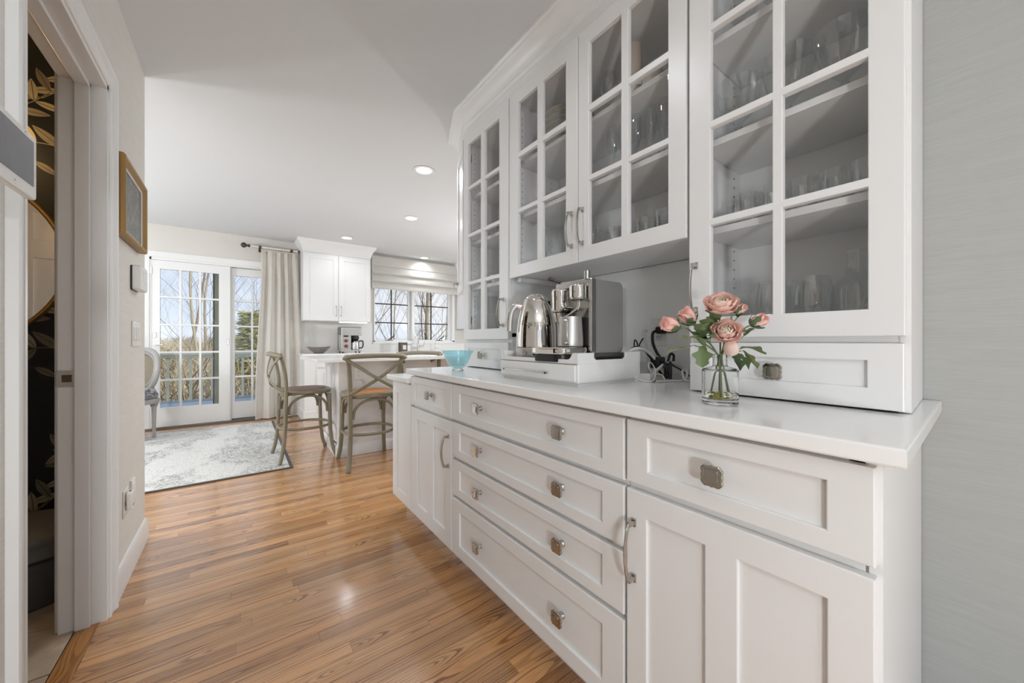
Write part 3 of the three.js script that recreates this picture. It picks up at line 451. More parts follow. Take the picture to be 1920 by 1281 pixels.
{
  const trellis = canvasTex(512, 768, (c, w, h) => {
    c.fillStyle = '#e3ded7'; c.fillRect(0, 0, w, h); for (let k = 0; k < 9000; k++) { c.fillStyle = k % 2 ? 'rgba(255,255,255,.05)' : 'rgba(90,84,78,.05)'; c.fillRect((k * 7919) % w, (k * 104729) % h, 2, 9); }
    const line = (ox, oy) => { c.beginPath(); const q = [[0, -0.5], [0.09, -0.41], [0.09, -0.33], [0.2, -0.33], [0.2, -0.24], [0.3, -0.24], [0.3, -0.13], [0.41, -0.13], [0.5, 0]]; const P = []; for (const [a, b] of q) P.push([a, b]); for (const [a, b] of [...q].reverse().slice(1)) P.push([a, -b]); for (const [a, b] of q.slice(1)) P.push([-a, -b]); for (const [a, b] of [...q].reverse().slice(1)) P.push([-a, b]); P.forEach(([a, b], i) => { const x = (ox + a) * w, y = (oy + b * 0.98) * h; i ? c.lineTo(x, y) : c.moveTo(x, y); }); c.closePath(); c.stroke(); };
    for (const [lw, col] of [[24, '#b4aca3'], [14, '#f3efe9']]) { c.lineWidth = lw; c.strokeStyle = col; c.lineJoin = 'round'; for (const [a, b] of [[0.5, 0.5], [0, 0], [1, 0], [0, 1], [1, 1]]) line(a, b); }
  });
  const m = phy([1, 0.99, 0.97], 0.95, { map: trellis, transmission: 0.32, thickness: 0, side: THREE.DoubleSide });
  const t = thing('curtain', 'pale trellis-patterned curtain hanging beside the patio doors', 'curtain', [0.462, 0, -6.1]);
  const W = 150, Hh = 40, pos = [], uv = [], idx = [];
  for (let j = 0; j <= Hh; j++) for (let i = 0; i <= W; i++) {
    const v = j / Hh, u = i / W, y = lerp(2.315, 0.012, v), open = lerp(0.222, 0.292, smooth(0, 0.9, v)), ph = u * 2 * PI * 4.5 + 0.5 * Math.sin(u * 9 + 1) + 0.25 * v, amp = lerp(0.016, 0.042, smooth(0, 0.25, v));
    pos.push((2 * u - 1) * open + 0.008 * Math.sin(ph * 2), y, amp * Math.sin(ph) + 0.01 * Math.sin(u * 31 + v * 3) + (v < 0.05 ? 0.005 * Math.sin(u * 170) : 0)); uv.push((u * 0.95) / 0.215, y / 0.29);
  }
  for (let j = 0; j < Hh; j++) for (let i = 0; i < W; i++) { const a = j * (W + 1) + i; idx.push(a, a + W + 1, a + 1, a + 1, a + W + 1, a + W + 2); }
  const g = new THREE.BufferGeometry(); g.setAttribute('position', new THREE.Float32BufferAttribute(pos, 3)); g.setAttribute('uv', new THREE.Float32BufferAttribute(uv, 2)); g.setIndex(idx); g.computeVertexNormals();
  part('drape', [g], m, t); part('heading', [bx(0.44, 0.02, 0.018, 0, 2.318, 0, 0.004)], m, t);
  const r = thing('curtain_rod', 'short pale curtain rod with dark cage finials above the patio doors', 'curtain rod', [0, 2.352, -6.085]);
  part('rod', [cyl(0.013, 0.013, 0.6, 0, 0, 0, 16).rotateZ(PI / 2).translate(0.4, 0, 0)], std([0.72, 0.69, 0.64], 0.4), r);
  for (const [x, s] of [[0.12, -1], [0.68, 1]]) part('finial', [lathe([[0, 0], [0.02, 0], [0.02, 0.022], [0.012, 0.026], [0.012, 0.034], [0.03, 0.05], [0.036, 0.068], [0.03, 0.087], [0.012, 0.1], [0, 0.102]], 10).rotateZ(-s * PI / 2).translate(x, 0, 0)], M.bronze, r, 'dark metal finial');
  for (const x of [0.232, 0.6]) part('bracket', [cyl(0.019, 0.019, 0.03, 0, 0, 0, 16).rotateZ(PI / 2).translate(x, 0, 0), bx(0.022, 0.012, 0.105, x, -0.014, -0.06, 0.003), bx(0.03, 0.06, 0.012, x, -0.02, -0.108, 0.003)], M.bronze, r, 'dark metal bracket');
}
{
  const grey = std([0.33, 0.315, 0.295], 0.45), t = thing('dining_chair', 'carved grey oval-backed dining chair with cane panel and fluted legs', 'chair', [-1.01, 0.011, -5.52], -0.45);
  const leg = (x, z, h = 0.42) => [lathe([[0, 0], [0.012, 0], [0.018, 0.006], [0.02, 0.02], [0.017, 0.034], [0.0135, 0.04], [0.015, 0.06], [0.021, h - 0.11], [0.023, h - 0.085], [0.029, h - 0.075], [0.029, h - 0.06], [0, h - 0.06]], 18).translate(x, 0, z), bx(0.052, 0.062, 0.052, x, h - 0.03, z, 0.004)];
  for (const [x, z] of [[-0.21, 0.2], [0.21, 0.2], [-0.19, -0.2], [0.19, -0.2]]) part('leg', leg(x, z), grey, t);
  const so = rrect(0.49, 0.46, 0.05); part('seat_rail', [extr(so, 0.05, 0.006).rotateX(-PI / 2).translate(0, 0.385, 0)], grey, t);
  part('seat_cushion', [new RoundedBoxGeometry(0.47, 0.085, 0.44, 5, 0.038).translate(0, 0.47, 0)], std([0.34, 0.34, 0.36], 0.95, { map: tex(256, 256, (i, j) => 150 + 100 * smooth(0.4, 0.6, vn(i / 14, j / 14, 18, 18, 3))) }), t, 'grey patterned upholstered cushion');
  const oval = []; for (let k = 0; k < 32; k++) { const a = (2 * PI * k) / 32; oval.push([0.235 * Math.cos(a), 0.73 + 0.235 * Math.sin(a), -0.235 - 0.1 * (0.5 + 0.5 * Math.sin(a)) + 0.11 * Math.cos(a) ** 2]); }
  part('back_frame', [tube(oval, (q) => [0.028, 0.021], { closed: true, n: 72, m: 12 }), tube(oval.map(([x, y, z]) => [x * 0.83, 0.73 + (y - 0.73) * 0.83, z + 0.012 - 0.035 * (x / 0.235) ** 2]), 0.011, { closed: true, n: 60, m: 8 }), tube([[-0.19, 0.38, -0.21], [-0.185, 0.48, -0.215], [-0.16, 0.56, -0.2]], [0.02, 0.024], { n: 12 }), tube([[0.19, 0.38, -0.21], [0.185, 0.48, -0.215], [0.16, 0.56, -0.2]], [0.02, 0.024], { n: 12 })], grey, t);
  const pr = []; const pi = []; for (let a = 0; a <= 10; a++) for (let b = 0; b <= 32; b++) { const q = a / 10, an = (2 * PI * b) / 32, s = Math.sin(an), c = Math.cos(an); pr.push(0.2 * c * q, 0.73 + 0.2 * s * q, -0.235 - 0.1 * (0.5 + 0.5 * s * q) + 0.075 * (c * q) ** 2); if (a < 10 && b < 32) { const k = a * 33 + b; pi.push(k, k + 33, k + 1, k + 1, k + 33, k + 34); } }
  const pg = new THREE.BufferGeometry(); pg.setAttribute('position', new THREE.Float32BufferAttribute(pr, 3)); pg.setIndex(pi); pg.computeVertexNormals(); part('cane_back', [uvm(pg, 1 / 0.05)], std([0.36, 0.34, 0.31], 0.8, { map: tex(128, 128, (i, j) => { const h = (((i % 32) - 16) ** 2 + ((j % 32) - 16) ** 2) < 90 ? 70 : 235; return [h, h * 0.95, h * 0.86]; }) }), t, 'woven cane back panel');
}

// ------------------------------------------------------------------ things on the far worktop
{
  const b = thing('shallow_bowl', 'shallow pewter-brown pointed bowl on the far worktop', 'bowl', [0.915, 0.9, -5.88]);
  part('bowl', [(() => { const g = lathe([[0, 0], [0.06, 0], [0.064, 0.004], [0.11, 0.04], [0.155, 0.083], [0.153, 0.086], [0.105, 0.048], [0.05, 0.012], [0, 0.01]], 40); const p = g.attributes.position; for (let i = 0; i < p.count; i++) { const y = p.getY(i), a = Math.atan2(p.getZ(i), p.getX(i)); p.setY(i, y + (y > 0.03 ? 0.012 * Math.abs(Math.cos(a)) ** 3 * (y / 0.085) : 0)); } g.computeVertexNormals(); return g; })()], std([0.26, 0.23, 0.20], 0.35, { metalness: 0.5 }), b);
  const c = thing('coffee_maker', 'steel drip coffee maker with two red knobs and a thermal jug', 'coffee maker', [1.335, 0.9, -5.9], 0.03);
  part('body', [box2(-0.145, 0.135, 0.02, 0.045, -0.12, 0.12, 0.006), box2(-0.145, -0.01, 0.04, 0.37, -0.12, 0.11, 0.006), box2(-0.145, 0.135, 0.255, 0.37, -0.12, 0.115, 0.006), box2(-0.145, 0.135, 0.04, 0.3, -0.12, -0.03, 0.004)], M.steel, c);
  part('lid', [box2(-0.142, 0.132, 0.37, 0.382, -0.118, 0.108, 0.004)], std([0.25, 0.24, 0.23], 0.4, { metalness: 0.6 }), c);
  part('brew_head', [cyl(0.058, 0.05, 0.05, 0.062, 0.232, 0.045, 24), box2(-0.008, 0.13, 0.05, 0.255, -0.03, -0.022)], M.black, c, 'black brew basket');
  part('display', [bx(0.062, 0.055, 0.004, -0.082, 0.262, 0.111, 0.001)], std([0.03, 0.035, 0.045], 0.15), c, 'dark square display');
  for (const y of [0.178, 0.1]) part('knob', [cyl(0.026, 0.023, 0.022, 0, 0, 0, 24).rotateX(PI / 2).translate(-0.082, y, 0.121)], std([0.20, 0.035, 0.04], 0.3), c, 'dark red knob');
  for (const [x, z] of [[-0.12, 0.09], [0.11, 0.09], [-0.12, -0.09], [0.11, -0.09]]) part('foot', [cyl(0.013, 0.013, 0.021, x, 0.0105, z, 12)], M.black, c);
  const j = part('jug', [lathe([[0, 0], [0.06, 0], [0.064, 0.006], [0.062, 0.1], [0.055, 0.13], [0, 0.135]], 32).translate(0.062, 0.046, 0.045)], M.steel, c, 'steel thermal jug');
  part('jug_handle', [tube([[0.11, 0.17, 0.06], [0.16, 0.175, 0.075], [0.168, 0.12, 0.08], [0.155, 0.075, 0.075], [0.12, 0.07, 0.06]], [0.01, 0.014], { n: 26 }), cyl(0.05, 0.035, 0.028, 0.062, 0.19, 0.045, 24)], M.black, j);
  const k = thing('jar_candle', 'dark brown jar candle with a white label and lid beside the sink', 'candle', [2.13, 0.9, -5.86]);
  part('jar', [lathe([[0, 0], [0.066, 0], [0.072, 0.008], [0.072, 0.138], [0.066, 0.148], [0, 0.148]], 32)], std([0.09, 0.07, 0.06], 0.15), k); part('lid', [lathe([[0, 0.148], [0.074, 0.148], [0.074, 0.172], [0.06, 0.178], [0.058, 0.19], [0, 0.19]], 32)], M.white, k); part('label', [new THREE.CylinderGeometry(0.0728, 0.0728, 0.07, 16, 1, true, -0.35, 0.8).translate(0, 0.075, 0)], phy([0.7, 0.68, 0.66], 0.6, { side: THREE.DoubleSide }), k, 'white paper label');
  const f = thing('kitchen_faucet', 'tall chrome gooseneck kitchen faucet with dark spray head', 'faucet', [2.46, 0.9, -6.03]);
  part('base', [lathe([[0, 0], [0.032, 0], [0.03, 0.01], [0.022, 0.02], [0.02, 0.12], [0, 0.12]], 24), cyl(0.018, 0.018, 0.07, 0, 0, 0, 16).rotateZ(PI / 2).translate(0.05, 0.085, 0.01), tube([[0.085, 0.085, 0.01], [0.095, 0.12, 0.015], [0.1, 0.17, 0.02]], (q) => 0.009 - 0.003 * q, { n: 12 })], M.chrome, f);
  part('neck', [tube([[0, 0.11, 0], [0, 0.27, 0], [0.006, 0.335, 0.02], [0.03, 0.375, 0.06], [0.055, 0.36, 0.1], [0.066, 0.31, 0.13]], 0.013, { n: 40, m: 12 })], M.steel, f); part('spray_head', [tube([[0.065, 0.315, 0.128], [0.072, 0.26, 0.145], [0.078, 0.205, 0.155]], (q) => 0.014 + 0.012 * q, { n: 12, m: 14 })], M.bronze, f, 'dark spray head');
  const s = thing('soap_dispenser', 'small chrome soap dispenser between the jar candle and the faucet', 'dispenser', [2.235, 0.9, -6.0]);
  part('body', [lathe([[0, 0], [0.022, 0], [0.018, 0.012], [0.01, 0.02], [0.009, 0.09], [0.014, 0.095], [0.014, 0.11], [0, 0.11]], 18)], M.chrome, s); part('spout', [tube([[0, 0.105, 0], [0.04, 0.118, 0.03], [0.07, 0.1, 0.05]], 0.006, { n: 14 })], M.chrome, s);
  const w = thing('water_tap', 'slim chrome filter tap standing right of the kitchen faucet', 'tap', [2.78, 0.9, -6.05]);
  part('base', [lathe([[0, 0], [0.02, 0], [0.018, 0.02], [0.01, 0.03], [0.008, 0.07], [0, 0.07]], 18), bx(0.06, 0.018, 0.018, 0.03, 0.045, 0.01, 0.006)], M.chrome, w); part('spout', [tube([[0, 0.06, 0], [0, 0.2, 0], [0.005, 0.255, 0.02], [0.012, 0.265, 0.06], [0.018, 0.225, 0.085]], 0.0055, { n: 30 })], M.chrome, w);
}

// ------------------------------------------------------------------ on the long counter: bowl, coffee station, vase
{
  const t = thing('glass_bowl', 'pale aqua glass bowl on the far end of the long counter', 'bowl', [0.935, 0.914, -1.755]);
  part('bowl', [lathe([[0.028, 0.012], [0.036, 0.018], [0.05, 0.034], [0.066, 0.066], [0.085, 0.106], [0.0815, 0.106], [0.063, 0.068], [0.047, 0.038], [0.03, 0.023], [0, 0.02]], 56)], M.aqua, t);
  part('foot', [lathe([[0, 0], [0.026, 0], [0.03, 0.003], [0.03, 0.007], [0.02, 0.012], [0.026, 0.016], [0, 0.018]], 40)], phy([0.9, 0.97, 0.97], 0.02, { transmission: 1, thickness: 0.01, ior: 1.45 }), t, 'clear glass foot');
}
{ // riser drawer box
  const t = thing('coffee_riser', 'white coffee station box with a slim drawer and cut-out rim', 'box', [0.906, 0.914, -1.31]);   // local x -> world x, local z -> +z (towards the camera)
  const L = 0.45, D = 0.345, b = M.white;
  part('body', [box2(0.008, D - 0.008, 0, 0.012, 0.008, L - 0.008), box2(0.001, D, 0.012, 0.081, 0.0, L, 0.005)], b, t);
  const fr = new THREE.Shape(); fr.moveTo(0, 0.078); fr.lineTo(L, 0.078); fr.lineTo(L, 0.115); fr.lineTo(L - 0.02, 0.115); fr.quadraticCurveTo(L - 0.03, 0.115, L - 0.035, 0.102); fr.quadraticCurveTo(L - 0.042, 0.092, L - 0.055, 0.092); fr.lineTo(0.05, 0.092); fr.quadraticCurveTo(0.03, 0.092, 0.028, 0.105); fr.quadraticCurveTo(0.026, 0.115, 0.018, 0.115); fr.lineTo(0, 0.115);
  const sd = new THREE.Shape(); sd.moveTo(0, 0.078); sd.lineTo(D, 0.078); sd.lineTo(D, 0.115); sd.lineTo(0.256, 0.115); sd.lineTo(0.256, 0.098); sd.lineTo(0.245, 0.09); sd.lineTo(0.09, 0.09); sd.lineTo(0.08, 0.098); sd.lineTo(0.08, 0.115); sd.lineTo(0, 0.115);
  part('rim', [extr(fr, 0.008, 0.001).rotateY(-PI / 2).translate(0.009, 0, 0), extr(sd, 0.008, 0.001).translate(0, 0, L - 0.0085), box2(0, D, 0.078, 0.115, 0.0005, 0.009, 0.001), box2(D - 0.009, D - 0.001, 0.078, 0.1145, 0.01, L - 0.01, 0.001)], b, t);
  part('corner_post', [cyl(0.02, 0.02, 0.114, D - 0.012, 0.057, L - 0.02, 24)], b, t);
  const d = part('drawer', [box2(-0.004, 0.02, 0.018, 0.074, 0.006, L - 0.012, 0.002)], b, t);
  part('handle', [box2(-0.02, -0.014, 0.037, 0.045, 0.045, 0.31, 0.001), box2(-0.02, -0.003, 0.037, 0.045, 0.045, 0.053), box2(-0.02, -0.003, 0.037, 0.045, 0.302, 0.31)], M.steel, d, 'flat steel bar handle');
  part('groove', [box2(-0.0005, 0.003, 0.0755, 0.0775, 0.0, L - 0.006)], std([0.2, 0.19, 0.18], 0.8), t);
}
const RY = 0.9945;
const font = await new FontLoader().loadAsync('fonts/droid/droid_sans_bold.typeface.json');
{ // kettle
  const t = thing('kettle', 'polished chrome electric kettle with raised lettering on the coffee station', 'kettle', [1.012, RY, -1.2], -Math.atan2(0.593, 0.805));   // local x = to the right seen from the hall
  part('base', [lathe([[0, 0.006], [0.078, 0.006], [0.086, 0.012], [0.088, 0.046], [0.084, 0.05], [0, 0.05]], 48)], M.brushed, t, 'brushed kettle base');
  part('switch_lever', [tube([[-0.055, 0.028, 0.07], [-0.06, 0.028, 0.088], [-0.045, 0.03, 0.096]], 0.007, { n: 10 }), cyl(0.011, 0.011, 0.008, 0, 0, 0, 20).rotateX(PI / 2).translate(-0.012, 0.028, 0.088)], M.nickel, t);
  for (const a of [0.6, 2.7, 4.8]) part('foot', [cyl(0.012, 0.012, 0.008, 0.06 * Math.cos(a), 0.003, 0.06 * Math.sin(a), 12)], M.black, t);
  const prof = [[0.0855, 0.051], [0.0855, 0.07], [0.084, 0.11], [0.081, 0.145], [0.076, 0.175], [0.069, 0.203], [0.061, 0.226], [0.0545, 0.241]];
  const b = part('body', [lathe(prof, 64)], M.chrome, t);
  part('lid', [lathe([[0.0545, 0.243], [0.05, 0.252], [0.041, 0.262], [0.028, 0.27], [0.014, 0.2735], [0, 0.2745]], 48), cyl(0.054, 0.054, 0.003, 0, 0.242, 0, 40)], M.chrome, t);
  part('handle', [tube([[-0.055, 0.218, 0.0], [-0.085, 0.223, 0.004], [-0.104, 0.2, 0.006], [-0.112, 0.16, 0.008], [-0.113, 0.115, 0.008]], [0.009, 0.013], { n: 36, m: 12, up: [0, 0, 1] })], M.chrome, t, 'curved chrome handle');
  part('spout', [(() => { const g = new THREE.BufferGeometry(), p = [[0.052, 0.243, -0.028], [0.052, 0.243, 0.03], [0.092, 0.232, 0.0], [0.074, 0.165, 0.012]]; g.setAttribute('position', new THREE.Float32BufferAttribute([...p[0], ...p[2], ...p[3], ...p[2], ...p[1], ...p[3], ...p[0], ...p[1], ...p[2], ...p[0], ...p[3], ...p[1]], 3)); g.computeVertexNormals(); return g; })()], M.chrome, t, 'pointed chrome spout');
  const letters = []; [...'SMEG'].forEach((ch, i) => { const g = new TextGeometry(ch, { font, size: 0.016, depth: 0.003, curveSegments: 5 }); g.computeBoundingBox(); g.translate(-(g.boundingBox.max.x + g.boundingBox.min.x) / 2, 0, 0.0825); const a = (i - 1.5) * 0.23 - 0.25; letters.push(g.rotateX(-0.05).rotateY(a).translate(0, 0.131, 0)); });
  part('lettering', letters, M.nickel, b, 'raised metal lettering');
}
{ // espresso machine: local x = depth (front at 0, looks to -x), z towards the camera
  const t = thing('espresso_machine', 'brushed steel espresso machine with steam wand on the white coffee station', 'coffee machine', [1.045, RY, -1.115]);
  const W = 0.19, D = 0.2, T = 0.31;
  const prof = (x0, x1, y0, y1, r) => rrect(x1 - x0, y1 - y0, r, (x0 + x1) / 2, (y0 + y1) / 2);
  part('housing', [extr(prof(0.012, D, 0.028, T, 0.03), W - 0.02, 0.004).translate(0, 0, 0.01)], M.brushed, t);
  part('front_frame', [extr(prof(-0.002, 0.03, 0.03, T + 0.002, 0.014), 0.016, 0.005).translate(0, 0, W - 0.017), extr(prof(-0.002, 0.03, 0.03, T + 0.002, 0.014), 0.016, 0.005), box2(-0.002, 0.03, T - 0.03, T + 0.002, 0.005, W - 0.005, 0.008)], M.steel, t);
  part('splash_plate', [box2(0.006, 0.014, 0.03, 0.2, 0.014, W - 0.014)], std([0.3, 0.29, 0.28], 0.2, { metalness: 1 }), t);
  const head = (z, r, y0, y1, x = -0.028) => lathe([[0, y0], [r * 0.55, y0], [r * 0.9, y0 + 0.005], [r, y0 + 0.014], [r, y1 - 0.012], [r * 0.88, y1 - 0.002], [0, y1]], 36).translate(x, 0, z);
  part('brew_head', [head(0.045, 0.034, 0.185, 0.282, -0.02), cyl(0.02, 0.03, 0.035, -0.02, 0.168, 0.045, 24), sph(0.011, -0.045, 0.205, 0.085), cyl(0.0055, 0.0055, 0.06, 0, 0, 0, 12).rotateZ(PI / 2).translate(-0.02, 0.205, 0.085)], M.chrome, t);
  const mk = part('steam_head', [head(0.145, 0.033, 0.225, 0.29, -0.024), box2(-0.02, 0.02, 0.235, 0.285, 0.12, 0.17, 0.006)], M.chrome, t);
  part('steam_wand', [tube([[-0.022, 0.225, 0.15], [-0.024, 0.2, 0.147], [-0.034, 0.178, 0.12], [-0.048, 0.158, 0.092], [-0.053, 0.12, 0.085]], 0.0065, { n: 36, m: 12 })], M.chrome, mk);
  part('lever', [tube([[0.01, T + 0.002, 0.02], [-0.01, T + 0.012, 0.0], [-0.03, T + 0.022, -0.012]], (q) => [0.004 + 0.004 * q, 0.007 + 0.006 * q], { n: 16, m: 12 })], M.bronze, t, 'dark lever');
  part('top_button', [cyl(0.011, 0.011, 0.03, 0.0, T + 0.012, W - 0.022, 20)], M.steel, t);
  part('drip_tray', [extr(rrect(0.155, 0.19, 0.05, -0.075, 0.095).clone(), 0.026, 0.008, { seg: 4 }).rotateX(PI / 2).translate(0, 0.053, 0)], M.chrome, t);
  part('tray_foot', [extr(rrect(0.135, 0.17, 0.045, -0.075, 0.095).clone(), 0.028, 0.003).rotateX(PI / 2).translate(0, 0.028, 0)], M.black, t, 'black rubber tray foot');
  part('base_plate', [box2(0.0, D - 0.006, 0.004, 0.03, 0.004, W - 0.002, 0.003)], std([0.16, 0.15, 0.14], 0.4, { metalness: 0.6 }), t);
  part('side_grip', [box2(0.03, D - 0.03, 0.0, 0.016, W - 0.004, W + 0.006, 0.004)], M.black, t);
  part('water_tank', [extr(prof(D + 0.001, D + 0.028, 0.05, 0.29, 0.01), W - 0.03, 0.003).translate(0, 0, 0.015)], phy([0.85, 0.86, 0.87], 0.08, { transmission: 0.85, thickness: 0, ior: 1.3 }), t, 'clear plastic water tank');
  const j = thing('milk_jug', 'brushed steel milk jug standing under the steam wand', 'jug', [1.0, RY + 0.0535, -0.988]);
  part('body', [lathe([[0, 0], [0.042, 0], [0.047, 0.006], [0.047, 0.03], [0.0445, 0.07], [0.0415, 0.112], [0.040, 0.112], [0.043, 0.07], [0.0445, 0.008], [0, 0.004]], 48)], M.brushed, j);
  part('handle', [tube([[-0.036, 0.1, 0.02], [-0.052, 0.099, 0.028], [-0.058, 0.08, 0.031], [-0.058, 0.04, 0.031], [-0.053, 0.02, 0.029], [-0.044, 0.008, 0.024]], [0.0024, 0.0095], { n: 40, m: 10, square: 0.5, up: [-0.87, 0.3, 0.49] })], M.steel, j, 'flat strap handle');
}
{ // cables and chargers behind the riser
  const wh = std([0.74, 0.73, 0.70], 0.45), bk = std([0.014, 0.014, 0.015], 0.4);
  const c = (label, pts, r, m, o) => one('cable', [tube(pts, r, { n: pts.length * 9, m: 8, ...o })], m, label, 'cable');
  c('thick white cable arching over the end of the coffee box', [[1.2, 1.018, -0.885], [1.252, 1.037, -0.895], [1.29, 1.038, -0.878], [1.325, 1.01, -0.855], [1.345, 0.965, -0.832], [1.36, 0.925, -0.81]], 0.0065, wh);
  c('thick white cable looping low from the white charger', [[1.262, 0.922, -0.845], [1.275, 0.935, -0.835], [1.31, 0.958, -0.825], [1.36, 0.978, -0.825], [1.405, 0.982, -0.815], [1.44, 0.965, -0.8], [1.452, 0.93, -0.79]], 0.006, wh);
  c('white cable rising to the alcove outlet', [[1.44, 1.115, -0.96], [1.405, 1.112, -0.95], [1.388, 1.08, -0.932], [1.378, 1.035, -0.915], [1.372, 0.97, -0.905], [1.38, 0.92, -0.9]], 0.0055, wh);
  c('thin white lead curling in front of the coffee box corner', [[1.2, 0.934, -0.862 + 0.015], [1.218, 0.92, -0.83], [1.245, 0.918, -0.808], [1.275, 0.935, -0.812], [1.292, 0.962, -0.825], [1.285, 0.985, -0.835], [1.268, 0.985, -0.835], [1.262, 0.965, -0.83], [1.28, 0.945, -0.82], [1.3, 0.94, -0.8], [1.298, 0.92, -0.785], [1.29, 0.917, -0.776]], 0.0026, wh);
  c('flat white cable bundle lying on the counter by the tall cabinet', [[1.25, 0.919, -0.79], [1.31, 0.918, -0.775], [1.36, 0.919, -0.752], [1.39, 0.935, -0.75], [1.4, 0.957, -0.76], [1.385, 0.953, -0.765], [1.37, 0.935, -0.755], [1.36, 0.92, -0.735], [1.42, 0.919, -0.72]], 0.0045, wh);
  c('thin white lead crossing above the black plug', [[1.29, 1.036, -0.872], [1.33, 1.02, -0.86], [1.37, 0.998, -0.845], [1.4, 0.985, -0.835], [1.41, 0.97, -0.83]], 0.0025, wh);
  c('black cable hanging from the plug in the alcove outlet', [[1.44, 1.112, -0.89], [1.425, 1.112, -0.905], [1.41, 1.1, -0.91], [1.405, 1.06, -0.905], [1.41, 1.02, -0.89], [1.4, 0.99, -0.86], [1.385, 0.975, -0.845]], 0.0062, bk);
  c('black cable lying over the top of the coffee box', [[1.22, 1.012, -0.9], [1.262, 1.043, -0.9], [1.3, 1.04, -0.885], [1.33, 1.0, -0.865], [1.35, 0.96, -0.85], [1.37, 0.93, -0.84]], 0.005, bk);
  c('thin black wire loop above the white box corner', [[1.3, 1.035, -0.92], [1.31, 1.06, -0.93], [1.33, 1.075, -0.94], [1.345, 1.06, -0.94], [1.325, 1.038, -0.925], [1.35, 1.06, -0.93], [1.385, 1.08, -0.94], [1.4, 1.075, -0.94]], 0.0028, bk);
  c('black wire running from the coiled cable to the tall cabinet', [[1.385, 0.975, -0.812], [1.41, 0.958, -0.79], [1.44, 0.93, -0.765], [1.452, 0.92, -0.752]], 0.003, bk);
  const coil = []; for (let k = 0; k < 30; k++) { const a = k * 1.25, r = 0.03 + 0.004 * Math.sin(k * 1.7); coil.push([1.353 + r * Math.cos(a) * 0.8, 0.955 + r * Math.sin(a), -0.808 + 0.014 * Math.sin(k * 0.9) - r * Math.cos(a) * 0.5]); }
  c('black cable tied in a tangled coil', coil, 0.0042, bk, { n: 220 });
  c('upright black cable loop beside the charger block', [[1.39, 0.975, -0.83], [1.398, 1.0, -0.83], [1.41, 1.018, -0.828], [1.42, 1.012, -0.822], [1.415, 0.99, -0.82], [1.402, 0.972, -0.818]], 0.005, bk);
  one('charger_block', [bx(0.05, 0.046, 0.04, 1.352, 0.984, -0.85, 0.006)], bk, 'black charger block among the cables', 'charger');
  one('power_adapter', [bx(0.075, 0.03, 0.05, 1.285, 0.9295, -0.842, 0.005)], wh, 'white power adapter on the counter behind the box', 'adapter');
  const o = wallPlate('grey metal outlet plate on the alcove wall with a plug in it', WR - 0.001, 1.107, -0.915, 0.075, 0.118, 'outlet', -PI / 2);
  one('plug', [bx(0.03, 0.03, 0.045, 1.442, 1.116, -0.89, 0.008)], bk, 'black plug in the alcove outlet', 'plug');
}
{ // bottle vase
  const t = thing('glass_vase', 'clear glass bottle vase holding pink flowers at the edge of the counter', 'vase', [0.96, 0.9145, -0.434]);
  part('bottle', [lathe([[0, 0], [0.037, 0], [0.0405, 0.004], [0.0405, 0.082], [0.036, 0.088], [0.019, 0.0915], [0.0165, 0.095], [0.0165, 0.112], [0.0195, 0.115], [0.0195, 0.122], [0.0165, 0.1225], [0.0135, 0.12], [0.0135, 0.094], [0.016, 0.088], [0.034, 0.084], [0.0365, 0.079], [0.0365, 0.016], [0.034, 0.012], [0, 0.011]], 64)], M.solidGlass, t);
  part('water', [lathe([[0, 0.0125], [0.033, 0.0125], [0.036, 0.017], [0.036, 0.03], [0, 0.03]], 48)], M.water, t);
  part('pebble', [...Array(9)].map((_, k) => sph(0.0045, 0.013 * Math.cos(k * 2.4) * (k % 3) * 0.6, 0.0165, 0.013 * Math.sin(k * 2.4) * (k % 3) * 0.6, 0.7, 10, 8)), std([0.55, 0.5, 0.06], 0.4), t, 'yellow glass beads');
}
// ranunculus stems
const petalMats = [[0.97, 0.62, 0.54], [0.97, 0.71, 0.62], [0.97, 0.80, 0.69], [0.97, 0.88, 0.76], [0.96, 0.90, 0.72], [0.88, 0.85, 0.55]].map((c) => phy(c, 0.75, { transmission: 0.3, thickness: 0, side: THREE.DoubleSide }));
const leafMats = [[0.16, 0.22, 0.09], [0.27, 0.32, 0.14], [0.10, 0.16, 0.07]].map((c) => phy(c, 0.6, { transmission: 0.12, thickness: 0, side: THREE.DoubleSide })), stemMat = std([0.16, 0.21, 0.09], 0.6);
function petal(w, l, cup, curl, seed) { // cupped sheet rooted at the origin, rising along +y, hollow side to +z
  const nx = 8, ny = 9, pos = [], idx = [], uv = [];
  for (let j = 0; j <= ny; j++) for (let i = 0; i <= nx; i++) { const v = j / ny, u = (i / nx) * 2 - 1, wd = w * (0.35 + 0.65 * Math.sin(PI * Math.min(1, 0.12 + 0.78 * v))) * (v > 0.85 ? Math.sqrt(Math.max(0, 1 - ((v - 0.85) / 0.17) ** 2 * 0.75)) : 1), th = v * cup; const y = l * Math.sin(th) / cup + 0.03 * w * Math.sin(u * 5 + seed) * v, z = -l * (1 - Math.cos(th)) / cup * -1; pos.push(u * wd * Math.cos(u * 0.5), y - 0.06 * l * u * u * v, z + wd * 0.42 * u * u - curl * l * v * v * v); uv.push(u, v); }
  for (let j = 0; j < ny; j++) for (let i = 0; i < nx; i++) { const a = j * (nx + 1) + i; idx.push(a, a + 1, a + nx + 1, a + 1, a + nx + 2, a + nx + 1); }
  const g = new THREE.BufferGeometry(); g.setAttribute('position', new THREE.Float32BufferAttribute(pos, 3)); g.setAttribute('uv', new THREE.Float32BufferAttribute(uv, 2)); g.setIndex(idx); g.computeVertexNormals(); return g;
}
